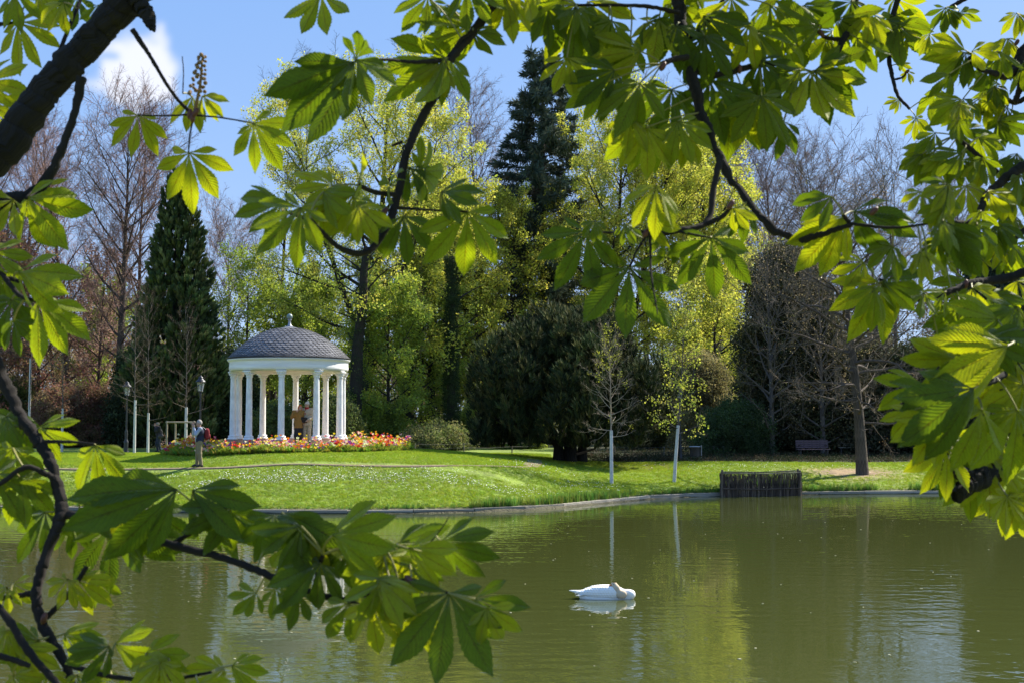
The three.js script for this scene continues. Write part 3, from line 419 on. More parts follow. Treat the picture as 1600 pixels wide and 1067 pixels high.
// ------------------------------------------------------------------ swan, asleep on the water
{
  const pos = at(944, 932, 22.3); pos.y = 0;
  const S = thing('swan', 'white mute swan resting on the pond with its head tucked back', 'swan', pos, 0);
  const feather = new THREE.MeshPhysicalMaterial({ color: C(0.92, 0.89, 0.82), roughness: 0.85, sheen: 0.3, bumpMap: dataTex(256, 256, (u, v) => fbm(u * 40, v * 12, 3, 4, 4)), bumpScale: 0.01 });
  const buff = new THREE.MeshStandardMaterial({ color: C(0.62, 0.49, 0.33), roughness: 0.9 });
  const body = (x, y, z) => { let d = ellipsoid(x, y, z, [-0.02, 0.02, 0], [0.40, 0.11, 0.18]); d = smin(d, ellipsoid(x, y, z, [0.30, 0.05, 0], [0.16, 0.11, 0.14]), 0.06); d = smin(d, capsule(x, y, z, [-0.28, 0.085, 0, 0.055], [-0.60, 0.135, 0, 0.009]), 0.08);
    const neck = [[0.41, 0.03, 0.05, 0.085], [0.45, 0.075, 0.065, 0.078], [0.41, 0.105, 0.085, 0.055], [0.32, 0.125, 0.095, 0.045], [0.22, 0.15, 0.09, 0.042]]; for (let k = 0; k < 4; k++) d = smin(d, capsule(x, y, z, neck[k], neck[k + 1]), 0.03); return d; };
  part('body', sdfMesh(body, [-0.66, -0.12, -0.26], [0.6, 0.32, 0.26], 0.011), feather, S);
  for (const s of [-1, 1]) {
    const wing = part('wing', sdfMesh((x, y, z) => { const q = z * s; let d = ellipsoid(x, y, q, [0.02, 0.095, 0.09], [0.35, 0.135, 0.10]); d = smin(d, capsule(x, y, q, [-0.15, 0.11, 0.09, 0.06], [-0.47, 0.105, 0.03, 0.015]), 0.06); const u = (x + 0.5) * 22, v = y * 26, row = Math.floor(v), fx = (u + (row % 2) * 0.5) % 1; return d + 0.010 * ((1 - Math.abs(fx - 0.5) * 2) * 0.5 + (v - row) * 0.5 - 0.5) * smooth(0.25, 0.1, x); }, [-0.56, -0.05, -0.26], [0.36, 0.28, 0.26], 0.008), feather, S);
    for (let k = 0; k < 5; k++) { const g = new THREE.SphereGeometry(1, 10, 6); g.scale(0.15 - k * 0.012, 0.008, 0.03); g.rotateZ(0.12 + 0.05 * k); g.rotateY(s * (0.12 + 0.03 * k)); const f = part('flight_feather', g, feather, wing); f.position.set(-0.36 + k * 0.02, 0.075 + k * 0.016, s * (0.10 - k * 0.014)); }
  }
  const head = part('head', sdfMesh((x, y, z) => { let d = ellipsoid(x, y, z, [0.165, 0.245, 0.09], [0.05, 0.052, 0.042]); d = smin(d, ellipsoid(x, y, z, [0.205, 0.19, 0.12], [0.06, 0.06, 0.05]), 0.04); d = smin(d, ellipsoid(x, y, z, [0.285, 0.085, 0.16], [0.095, 0.075, 0.045]), 0.05); return d; }, [0.06, 0.02, 0], [0.4, 0.28, 0.22], 0.008), buff, S);
  part('bill', sdfMesh((x, y, z) => smin(capsule(x, y, z, [0.13, 0.24, 0.095, 0.02], [0.05, 0.215, 0.105, 0.011]), ellipsoid(x, y, z, [0.12, 0.26, 0.095], [0.014, 0.014, 0.013]), 0.01), [-0.02, 0.12, 0.04], [0.18, 0.26, 0.16], 0.006), new THREE.MeshStandardMaterial({ color: C(0.5, 0.16, 0.03), roughness: 0.5 }), head);
  part('eye', new THREE.SphereGeometry(0.007, 8, 6).translate(0.155, 0.255, 0.13), eyeM, head);
}

// ------------------------------------------------------------------ street furniture
{
  const iron = new THREE.MeshStandardMaterial({ color: C(0.03, 0.033, 0.04), roughness: 0.45, metalness: 0.3 }), glass = new THREE.MeshPhysicalMaterial({ color: C(0.9, 0.93, 0.95), roughness: 0.12, transmission: 0.75, thickness: 0 });
  const post = lathe([[0.16, 0], [0.16, 0.1], [0.12, 0.14], [0.115, 0.55], [0.14, 0.6], [0.09, 0.68], [0.07, 0.8], [0.085, 1.15], [0.06, 1.2], [0.045, 1.3], [0.036, 2.9], [0.06, 2.95], [0.04, 3.0], [0.03, 3.1]], 14);
  const frame = (() => { const gs = []; for (let k = 0; k < 6; k++) { const a = k / 6 * 6.283; const g = new Geo(); g.tube([V(Math.cos(a) * 0.11, 3.1, Math.sin(a) * 0.11), V(Math.cos(a) * 0.2, 3.55, Math.sin(a) * 0.2)], [0.012, 0.012], 4); gs.push(g.build()); } const t = new THREE.TorusGeometry(0.2, 0.015, 5, 24).rotateX(Math.PI / 2).translate(0, 3.55, 0), b = new THREE.TorusGeometry(0.11, 0.015, 5, 24).rotateX(Math.PI / 2).translate(0, 3.1, 0); gs.push(t, b); return mergeGeometries(gs); })();
  const lamp = (label, p) => {
    const L = thing('street_lamp', label, 'lamp', p); L.userData.group = 'lamp posts along the park path';
    part('post', post, iron, L); const head = part('lantern_frame', frame, iron, L); part('glass', new THREE.CylinderGeometry(0.19, 0.1, 0.44, 6, 1, true).translate(0, 3.325, 0), glass, head); part('hood', lathe([[0.24, 3.55], [0.22, 3.6], [0.12, 3.7], [0.1, 3.74], [0.12, 3.76], [0.05, 3.82], [0, 3.88]], 18), iron, head);
    part('bracket', mergeGeometries([0, 1, 2].map((k) => new THREE.BoxGeometry(0.02, 0.02, 0.24).translate(0, 3.05, 0).rotateY(k * 1.047))), iron, L);
  };
  lamp('tall iron lantern post behind the person photographing on the path', stand(313, 61.5));
  lamp('dark iron lantern post against the tall dark conifer, beside white stems', stand(198, 69));
  lamp('iron lamp post whose foot shows beside the leaning white stemmed tree', stand(1062, 65));
}
// low wire fences behind the lawn
{
  const wood = bark(0.15, 0.13, 0.10, 0.005), wire = new THREE.MeshStandardMaterial({ color: C(0.06, 0.055, 0.045), roughness: 0.7 });
  const fence = (label, pts, h, n) => {
    const F = thing('wire_fence', label, 'fence', V(0, 0, 0)), line = pts.map(([px, d]) => stand(px, d)), pos = [];
    for (const p of line) { const g = new THREE.CylinderGeometry(0.03, 0.035, h, 7); const m = part('post', g, wood, F); m.position.copy(p).add(V(0, h / 2 - 0.05, 0)); pos.push(p.clone().add(V(0, h - 0.1, 0))); }
    for (const dy of [0, -h * 0.42]) { const all = []; pos.forEach((p, k) => { all.push(p.clone().add(V(0, dy, 0))); if (pos[k + 1]) all.push(p.clone().lerp(pos[k + 1], 0.5).add(V(0, dy - 0.04, 0))); }); const g = new Geo(); g.tube(new THREE.CatmullRomCurve3(all).getPoints(80), Array(81).fill(0.008), 5); part('wire', g.build(), wire, F); }
  };
  fence('low post and wire fence crossing the grass behind the dark yew', [[800, 67], [873, 66.3], [960, 68], [1037, 67.5], [1115, 68], [1190, 69]], 0.62);
  fence('low post and wire fence on the shaded grass beside the flower bed', [[649, 74], [725, 76], [800, 80], [850, 84]], 0.55);
}
// litter bin
{
  const B = thing('litter_bin', 'small slatted wooden litter bin behind the leaning white stemmed tree', 'bin', stand(1085, 65.5)), w = bark(0.10, 0.085, 0.065, 0.004);
  for (let k = 0; k < 18; k++) { const a = k / 18 * 6.283, m = part('slat', new THREE.BoxGeometry(0.075, 0.56, 0.02), w, B); m.position.set(Math.sin(a) * 0.24, 0.31, Math.cos(a) * 0.24); m.rotation.y = a; }
  part('liner', new THREE.CylinderGeometry(0.21, 0.21, 0.55, 16), paint(0.1, 0.1, 0.1), B).position.y = 0.3;
  part('lid', lathe([[0, 0.66], [0.28, 0.65], [0.3, 0.62], [0.3, 0.59], [0, 0.59]], 20), paint(0.36, 0.36, 0.36, 0.5), B);
  part('post', new THREE.CylinderGeometry(0.03, 0.03, 0.72, 8).translate(0.33, 0.34, 0.05), paint(0.35, 0.33, 0.3), B);
}
// benches
{
  const bench = (label, p, turn, wood, iron) => {
    const B = thing('park_bench', label, 'bench', p, turn);
    for (let k = 0; k < 4; k++) { const s = part('seat_slat', new THREE.BoxGeometry(1.7, 0.035, 0.09), wood, B); s.position.set(0, 0.45, -0.15 + k * 0.105); }
    for (let k = 0; k < 4; k++) { const s = part('back_slat', new THREE.BoxGeometry(1.7, 0.09, 0.03), wood, B); s.position.set(0, 0.56 + k * 0.105, -0.24 - k * 0.025); s.rotation.x = -0.22; }
    for (const x of [-0.7, 0.7]) { part('leg', mergeGeometries([new THREE.BoxGeometry(0.06, 0.46, 0.05).translate(x, 0.21, 0.15), new THREE.BoxGeometry(0.06, 0.46, 0.05).translate(x, 0.21, -0.19), new THREE.BoxGeometry(0.06, 0.05, 0.4).translate(x, 0.41, 0)]), iron, B); const s = part('back_support', new THREE.BoxGeometry(0.05, 0.5, 0.03), iron, B); s.position.set(x, 0.68, -0.3); s.rotation.x = -0.22; const a = part('armrest', new THREE.BoxGeometry(0.06, 0.03, 0.42), iron, B); a.position.set(x, 0.66, -0.02); }
  };
  const iron = new THREE.MeshStandardMaterial({ color: C(0.02, 0.02, 0.02), roughness: 0.5 });
  bench('dark purplish slatted bench facing the pond in the shade', stand(1270, 66.3), 0.05, bark(0.11, 0.075, 0.085, 0.003), iron);
  bench('pale weathered bench partly hidden behind the gnarled tree trunk', stand(1334, 69), -0.15, bark(0.30, 0.28, 0.22, 0.003), iron);
}
// brushwood enclosure standing at the waterline
{
  const E = thing('brushwood_pen', 'dark brushwood pen with thin top rails at the edge of the pond', 'pen', V(0, 0, 0)), r = RNG(64);
  const a = at(1129, 770, 51.5), b = at(1251, 770, 52.4); a.y = b.y = 0;
  const back = V(0.25, 0, -1.5), corners = [a, b, b.clone().add(back), a.clone().add(back)], dark = [bark(0.06, 0.042, 0.03, 0.004), bark(0.10, 0.07, 0.048, 0.004), bark(0.17, 0.125, 0.085, 0.004)], gs = dark.map(() => new Geo()), rails = bark(0.2, 0.165, 0.11, 0.004);
  for (let s = 0; s < 4; s++) {
    const A = corners[s], B = corners[(s + 1) % 4], L = A.distanceTo(B), n = Math.round(L / 0.022), N = V(B.z - A.z, 0, A.x - B.x).normalize();
    for (let k = 0; k < n; k++) { const p = A.clone().lerp(B, (k + r() * 0.6) / n).addScaledVector(N, (r() - 0.5) * 0.1), h = 0.78 + 0.16 * r() + (s === 0 ? 0.05 * Math.sin(k * 0.11) : 0), g = gs[(r() ** 1.6 * 3) | 0], lean = 0.09; g.tube([p.clone().setY(-0.25), V(p.x + (r() - 0.5) * lean, h * 0.5, p.z + (r() - 0.5) * lean), V(p.x + (r() - 0.5) * lean * 1.6, h, p.z + (r() - 0.5) * lean)], [0.021, 0.019, 0.011], 5); }
    for (const y of [0.3, 0.92]) { const g = new Geo(); g.tube([A.clone().setY(y + 0.03 * r()), A.clone().lerp(B, 0.5).setY(y - 0.02), B.clone().setY(y + 0.03 * r())].map((p) => p.addScaledVector(N, -0.05)), [0.028, 0.026, 0.024], 6); part('rail', g.build(), y > 0.5 ? rails : dark[1], E); }
    const c = part('corner_post', new THREE.CylinderGeometry(0.045, 0.05, 1.3, 8), dark[2], E); c.position.copy(A).setY(0.38);
  }
  gs.forEach((g, k) => part('brushwood', g.build(), dark[k], E, 'stuff'));
  const soil = part('soil', new THREE.BoxGeometry(a.distanceTo(b) - 0.6, 0.6, 0.9), paint(0.05, 0.04, 0.028), E); soil.rotation.y = -Math.atan2(b.z - a.z, b.x - a.x); soil.position.set((a.x + b.x) / 2 + 0.12, 0.02, (a.z + b.z) / 2 - 0.85);
  const reed = new Geo(); for (let k = 0; k < 9; k++) { const x = (r() - 0.5) * 0.3, z = (r() - 0.5) * 0.3, bx = (r() - 0.5) * 0.7, bz = (r() - 0.5) * 0.7, w = 0.02; const i = [reed.v(x - w, 0, z), reed.v(x + w, 0, z), reed.v(x + w * 0.8 + bx * 0.35, 0.6, z + bz * 0.35), reed.v(x - w * 0.8 + bx * 0.35, 0.6, z + bz * 0.35), reed.v(x + bx, 1, z + bz)]; reed.quad(i[0], i[1], i[2], i[3]); reed.tri(i[3], i[2], i[4]); }
  const rl = [], q = new THREE.Quaternion(); for (let k = 0; k < 90; k++) { const p = a.clone().lerp(b, k < 55 ? 0.72 + 0.26 * r() : r()).add(V(0.15, 0.55 - 0.5 * r(), -0.1 - 1.2 * r() ** 2)); q.setFromAxisAngle(V(0, 1, 0), r() * 6.28); rl.push([mat4(p, q, range(r, 0.3, 0.6)), C(range(r, 0.07, 0.16), range(r, 0.12, 0.22), 0.03)]); }
  scatter('reeds', reed.build(), new THREE.MeshPhysicalMaterial({ color: C(1, 1, 1), roughness: 1, transmission: 0.35, side: THREE.DoubleSide }), rl, E);
}
// timber frame round the newly planted tree
{
  const F = thing('tree_support', 'pale timber support frame of posts and rails left of the flower bed', 'tree support', stand(284, 60.5), 0.12), w = bark(0.34, 0.29, 0.21, 0.004);
  for (const [x, z, h] of [[-0.62, 0.35, 1.75], [0.62, 0.35, 1.75], [-0.35, -0.5, 1.66], [0.45, -0.5, 1.68]]) part('post', new THREE.CylinderGeometry(0.042, 0.045, h, 8).translate(x, h / 2 - 0.05, z), w, F);
  for (const [x0, z0, x1, z1] of [[-0.68, 0.35, 0.68, 0.35], [-0.4, -0.5, 0.5, -0.5], [-0.62, 0.4, -0.35, -0.55], [0.62, 0.4, 0.45, -0.55]]) { const L = Math.hypot(x1 - x0, z1 - z0), m = part('rail', new THREE.CylinderGeometry(0.036, 0.036, L, 8).rotateZ(Math.PI / 2), w, F); m.position.set((x0 + x1) / 2, 1.63, (z0 + z1) / 2); m.rotation.y = Math.atan2(z0 - z1, x1 - x0); }
}

// ------------------------------------------------------------------ trees beyond the lawn
function leafCluster(seed, k, leaf, { aspect = 0.8, flat = 0 } = {}) { // k leaf faces in a ball of radius 1
  const g = new Geo(), r = RNG(seed), n = V(0, 0, 0), u = V(0, 0, 0), w = V(0, 0, 0);
  for (let i = 0; i < k; i++) {
    let x, y, z; do { x = r() * 2 - 1; y = r() * 2 - 1; z = r() * 2 - 1; } while (x * x + y * y + z * z > 1);
    n.set(r() - 0.5, r() - 0.5 + flat, r() - 0.5).normalize(); u.set(r() - 0.5, r() - 0.5, r() - 0.5).cross(n).normalize(); w.crossVectors(n, u);
    const s = leaf * (0.7 + 0.6 * r()), a = s * aspect * 0.5, q = [[0, -0.5 * s], [a, 0.05 * s], [0, 0.5 * s], [-a, 0.05 * s]].map(([p, t], j) => g.v(x + u.x * p + w.x * t + n.x * (j % 2) * s * 0.12, y + u.y * p + w.y * t + n.y * (j % 2) * s * 0.12, z + u.z * p + w.z * t + n.z * (j % 2) * s * 0.12));
    g.quad(q[0], q[1], q[2], q[3]);
  }
  return g.build();
}
function twigSpray(seed, n = 11, up = 0.25) {                          // a metre-long fan of twigs along +y
  const g = new Geo(), r = RNG(seed), path = (p, d, L, r0, sub) => {
    const pts = [p.clone()], rad = [r0]; for (let k = 1; k <= 3; k++) { d = d.clone().add(V((r() - 0.5) * 0.35, up * 0.3, (r() - 0.5) * 0.35)).normalize(); pts.push(pts[k - 1].clone().addScaledVector(d, L / 3)); rad.push(r0 * (1 - k / 3.6)); }
    g.tube(pts, rad, 3, false);
    for (let k = 0; k < sub; k++) { const t = 0.15 + 0.8 * (k + r()) / sub, i = Math.min(2, Math.floor(t * 3)), q = pts[i].clone().lerp(pts[i + 1], t * 3 - i), a = r() * 6.283, e = V(Math.cos(a), 0.75, Math.sin(a)).normalize(); path(q, e, L * range(r, 0.3, 0.55) * (1.1 - 0.5 * t), r0 * 0.55, sub > 6 ? 2 : 0); }
  };
  path(V(0, 0, 0), V(0, 1, 0), 1, 0.011, n); return g.build();
}
const YUP = V(0, 1, 0);
// o: h, base (crown base), R (crown radius), env(t) -> 0..1, r0 trunk radius, lean [x, z], leaders, limbs, low/high elevation of limbs, lift, density
function skeleton(o, r) {
  const trunk = new Geo(), branches = new Geo(), tips = [], axes = [], noise = (s) => (r() - 0.5) * s;
  const grow = (p, d, L, r0, r1, n, lift, wob) => { const pts = [p.clone()], rad = [r0]; d = d.clone(); for (let k = 1; k <= n; k++) { d.add(V(noise(wob), lift / n + noise(wob * 0.6), noise(wob))).normalize(); pts.push(pts[k - 1].clone().addScaledVector(d, L / n)); rad.push(lerp(r0, r1, k / n)); } return { pts, rad, L }; };
  const pick = (a, t) => { const f = clamp(t, 0, 0.999) * (a.pts.length - 1), i = Math.floor(f), u = f - i; return { p: a.pts[i].clone().lerp(a.pts[i + 1], u), d: a.pts[i + 1].clone().sub(a.pts[i]).normalize(), r: lerp(a.rad[i], a.rad[i + 1], u) }; };
  const lean = o.lean ?? [0, 0], H = o.h, main = grow(V(0, -0.3, 0), V(lean[0], 1, lean[1]).normalize(), H * (o.trunkTop ?? 0.96) + 0.3, o.r0, o.r0 * 0.08, 10, 0.05, o.wobble ?? 0.07);
  axes.push(main); for (let k = 0; k < (o.leaders ?? 0); k++) { const s = pick(main, (o.base / H) * range(r, 0.55, 1.1) + 0.03), a = k * 2.4 + r(), e = range(r, 1.05, 1.3); axes.push(grow(s.p, V(Math.cos(a) * Math.cos(e), Math.sin(e), Math.sin(a) * Math.cos(e)), (H - s.p.y) * range(r, 0.75, 0.95), s.r * 0.62, 0.03, 9, 0.25, 0.12)); }
  const flare = main.rad.slice(); main.pts.splice(1, 0, main.pts[0].clone().lerp(main.pts[1], 0.25)); flare.splice(1, 0, o.r0 * 1.05); flare[0] = o.r0 * 1.5;
  trunk.tube(main.pts, flare, 10); main.rad = flare; for (const a of axes.slice(1)) trunk.tube(a.pts, a.rad, 8);
  const env = o.env ?? ((t) => Math.sqrt(Math.max(0, 1 - (2 * t - 0.85) ** 2 / 1.35)));
  const each = Math.ceil(o.limbs / axes.length);
  axes.forEach((ax, n) => { for (let k = 0; k < each; k++) {
    const t = (k + r()) / each, y = lerp(o.base, H * 0.96, t ** (o.bias ?? 0.9)), A = ax.pts[0].y, B = ax.pts[ax.pts.length - 1].y, s = pick(ax, (y - A) / (B - A)); if (y < A + 0.4) continue;
    const f = clamp((s.p.y - o.base) / (H - o.base)), off = Math.hypot(s.p.x, s.p.z), az = k * 2.39996 + n * 1.3 + noise(0.8), el = lerp(o.low ?? 0.2, o.high ?? 1.0, f) + noise(0.3), len = Math.max(0.6, o.R * env(f) * range(r, 0.75, 1.1) - off * 0.5) / Math.max(0.45, Math.cos(el * 0.7));
    const limb = grow(s.p, V(Math.cos(az) * Math.cos(el), Math.sin(el), Math.sin(az) * Math.cos(el)), len, Math.min(s.r * 0.6, 0.012 + len * 0.02), 0.012, 7, o.lift ?? 0.25, o.crook ?? 0.28);
    trunk.tube(limb.pts, limb.rad, 5, false); tips.push({ p: limb.pts[7], d: V(0, 0, 0).subVectors(limb.pts[7], limb.pts[6]).normalize(), s: 1 });
    const n2 = Math.max(2, Math.round(len * (o.dens ?? 1.6)));
    for (let q = 0; q < n2; q++) {
      const u = lerp(o.inner ?? 0.2, 0.98, (q + r()) / n2), b = pick(limb, u), a = r() * 6.283, perp = V(Math.cos(a), Math.sin(a) * 0.7 + (o.up2 ?? 0.15), Math.sin(a + 1)).addScaledVector(b.d, -V(Math.cos(a), Math.sin(a) * 0.7, Math.sin(a + 1)).dot(b.d)).normalize();
      const L2 = Math.max(0.5, len * range(r, 0.22, 0.42) * (1.15 - 0.6 * u)), sub = grow(b.p, b.d.clone().multiplyScalar(0.7).add(perp), L2, Math.min(b.r * 0.65, 0.03), 0.006, 4, (o.lift ?? 0.25) * 0.6, 0.35);
      branches.tube(sub.pts, sub.rad, 3, false);
      const n3 = Math.max(1, Math.round(L2 * (o.dens3 ?? 2.2)));
      for (let w = 0; w < n3; w++) { const c = pick(sub, 0.2 + 0.78 * (w + r()) / n3), e = V(noise(2), noise(1.4) + (o.up2 ?? 0.15), noise(2)).normalize().addScaledVector(c.d, 0.8).normalize(); tips.push({ p: c.p.clone(), d: e, s: range(r, 0.7, 1.2) }); }
      tips.push({ p: sub.pts[4].clone(), d: c0(sub), s: 1 });
    }
  } });
  function c0(s) { return V(0, 0, 0).subVectors(s.pts[4], s.pts[3]).normalize(); }
  return { trunk, branches, tips };
}
const leafMat = (through = 0.5) => new THREE.MeshPhysicalMaterial({ color: C(1, 1, 1), roughness: 1, transmission: through, thickness: 0, side: THREE.DoubleSide, specularIntensity: 0.4 });
const LEAF = leafMat(0.55), NEEDLE = leafMat(0.15);
const sprays = [twigSpray(1), twigSpray(2, 9), twigSpray(3, 13)], sprayMats = {};
const clusters = { maple: [leafCluster(1, 12, 0.36), leafCluster(2, 12, 0.36), leafCluster(3, 12, 0.36)], fine: [leafCluster(4, 16, 0.22), leafCluster(5, 16, 0.22)], bud: [leafCluster(6, 14, 0.12), leafCluster(7, 14, 0.12)] };
function tint(r, c, v = 0.25) { const k = 1 + (r() - 0.5) * 2 * v, w = (r() - 0.5) * v * 0.5; return C(c[0] * (k + w), c[1] * k, c[2] * (k - w)); }
function tree(name, label, group, pos, o) {
  const r = RNG(o.seed), T = thing(name, label, 'tree', pos, o.turn ?? 0, group), sk = skeleton(o, r), barkM = o.bark;
  part('trunk', sk.trunk.build(), barkM, T); if (sk.branches.count) part('branches', sk.branches.build(), o.twigMat ?? barkM, T, 'stuff');
  const q = new THREE.Quaternion(), top = o.h;
  if (o.spray) { const lists = sprays.map(() => []); for (const t of sk.tips) if (r() < o.spray) { q.setFromUnitVectors(YUP, t.d.clone().add(V(0, 0.25, 0)).normalize()); lists[(r() * 3) | 0].push([mat4(t.p, q, (o.spraySize ?? 1.5) * range(r, 0.7, 1.3) * t.s)]); } lists.forEach((l, k) => l.length && scatter('twigs', sprays[k], o.twigMat ?? barkM, l, T)); }
  if (o.leaves) { const kind = clusters[o.kind ?? 'maple'], lists = kind.map(() => []); for (const t of sk.tips) { const f = clamp((t.p.y - o.base) / (top - o.base)), n = 3 * o.leaves * (o.leafEnv ? o.leafEnv(f, t.p) : 1); for (let k = 0; k < n; k++) { if (r() > n - k) break; const c = o.colors[(r() * o.colors.length) | 0]; lists[(r() * kind.length) | 0].push([mat4(t.p.clone().add(V(r() - 0.5, r() - 0.5, r() - 0.5).multiplyScalar(o.leafSize * (o.loose ?? 1.0))), randQ(r), o.leafSize * range(r, 0.7, 1.3)), tint(r, c)]); } } lists.forEach((l, k) => l.length && scatter('crown', kind[k], o.leafMat ?? LEAF, l, T)); }
  return T;
}
const B = { mauve: bark(0.085, 0.062, 0.052), dark: bark(0.035, 0.028, 0.022), grey: bark(0.12, 0.10, 0.085), twig: bark(0.24, 0.145, 0.12), black: bark(0.02, 0.017, 0.014), warm: bark(0.14, 0.10, 0.07) };
B.pink = bark(0.25, 0.18, 0.15); const PALE = bark(0.2, 0.16, 0.12);
const SPRING = [[0.51, 0.51, 0.06], [0.45, 0.48, 0.055], [0.58, 0.55, 0.09], [0.38, 0.44, 0.05]], YOUNG = [[0.33, 0.41, 0.045], [0.38, 0.44, 0.05], [0.25, 0.35, 0.045]], COPPER = [[0.36, 0.15, 0.11], [0.30, 0.15, 0.09], [0.40, 0.25, 0.13], [0.32, 0.26, 0.09]], PINK = [[0.46, 0.29, 0.24], [0.42, 0.29, 0.20], [0.37, 0.23, 0.18]], OLIVE = [[0.13, 0.16, 0.035], [0.17, 0.18, 0.045], [0.09, 0.13, 0.03]];
const hAt = (d, py) => EYE + (656 - py) / 2000 * d;                     // height of something sighted at row py
const spot = (px, d) => stand(px, d);
const tall = (px, d, py) => hAt(d, py) - spot(px, d).y;

// bare trees at the far side of the lawn
const bareEnv = (t) => 0.35 + 0.75 * Math.sin(Math.PI * clamp(t * 0.85 + 0.12));
[
  ['tall bare tree with a stout trunk beside the dark pointed conifer, budding mauve', 184, 92, 182, 0.36, 5.2, 0.30, 40, 61, 0.5],
  ['slimmer bare mauve tree close to the pointed conifer, right of the stoutest trunk', 208, 94, 196, 0.26, 3.8, 0.33, 30, 62, 0.4],
  ['bare tree with thin straight trunk between the dark limb and the stout bare tree', 108, 98, 205, 0.27, 4.6, 0.25, 32, 63, 0.6],
  ['bare reddish tree at the very edge of the wood behind the lower chestnut leaves', 38, 104, 205, 0.3, 5.5, 0.2, 34, 64, 1.0],
  ['bare tree at the left end of the wood, mostly hidden by chestnut leaves', -25, 100, 180, 0.3, 5.5, 0.2, 34, 65, 0.8],
].forEach(([label, px, d, top, r0, R, b, limbs, seed, lf]) => { const h = tall(px, d, top); tree('bare_tree', label, 'bare budding trees left of the pointed conifer', spot(px, d), { h, base: h * b, R, r0, limbs, seed, env: bareEnv, low: 0.55, high: 1.15, lift: 0.3, dens: 1.5, dens3: 1.6, bark: B.mauve, twigMat: B.twig, spray: 0.75, spraySize: 1.7, leaves: lf * 0.5, kind: 'bud', leafSize: 0.5, colors: PINK }); });
[
  ['small pinkish bare tree just right of the dark pointed conifer', 352, 112, 365, 0.2, 5, 0.25, 26, 71, PINK, 0.8],
  ['bare grey crowned tree standing behind the tall ragged spruce, on its left', 758, 126, 152, 0.4, 6.5, 0.35, 40, 72, PINK, 0.06],
  ['bare tree with a fine round crown right of the spruce, behind yellow maples', 1010, 135, 175, 0.4, 8, 0.35, 40, 73, PINK, 0.05],
  ['bare tree with spreading crown behind the curved hanging chestnut branch', 1125, 128, 185, 0.4, 7.5, 0.35, 44, 74, PINK, 0.1],
  ['bare tree rising in the gap right of the long hanging chestnut branch', 1215, 124, 245, 0.38, 6.5, 0.3, 40, 75, PINK, 0.08],
  ['bare grey tree behind the gnarled waterside tree, seen under chestnut leaves', 1285, 120, 255, 0.36, 6.5, 0.3, 40, 76, PINK, 0.1],
  ['loose bare tree with scattered dry buds below the open patch of sky', 1400, 96, 235, 0.22, 4.6, 0.4, 22, 77, [[0.05, 0.045, 0.03]], 0.25],
  ['pale twiggy bare tree in front of the brownish evergreen mass', 1205, 69, 410, 0.16, 3.6, 0.15, 40, 80, [[0.35, 0.28, 0.14]], 0.3],
  ['pale twiggy bare tree between the brownish evergreen and the gnarled tree', 1285, 69, 430, 0.16, 3.4, 0.12, 40, 181, [[0.35, 0.28, 0.14]], 0.3],
  ['twiggy bare tree close behind the benches and the gnarled tree', 1385, 76, 330, 0.22, 4.5, 0.2, 40, 79, [[0.3, 0.2, 0.1]], 0.3],
  ['bare tree behind the chestnut leaves towards the frame edge on the right', 1500, 118, 300, 0.36, 6.5, 0.3, 36, 78, PINK, 0.1],
].forEach(([label, px, d, top, r0, R, b, limbs, seed, colors, lf]) => { const h = tall(px, d, top); tree('bare_tree', label, 'bare trees along the back of the park', spot(px, d), { h, base: h * b, R, r0, limbs, seed, env: bareEnv, low: 0.5, high: 1.15, lift: 0.3, dens: 1.5, dens3: 1.6, bark: B.grey, twigMat: d < 80 ? PALE : B.pink, spray: seed === 77 ? 0.35 : d < 80 ? 0.4 : 0.6, spraySize: d < 80 ? 1.0 : 1.8, leaves: lf * 0.4, kind: 'bud', leafSize: 0.5, colors }); });

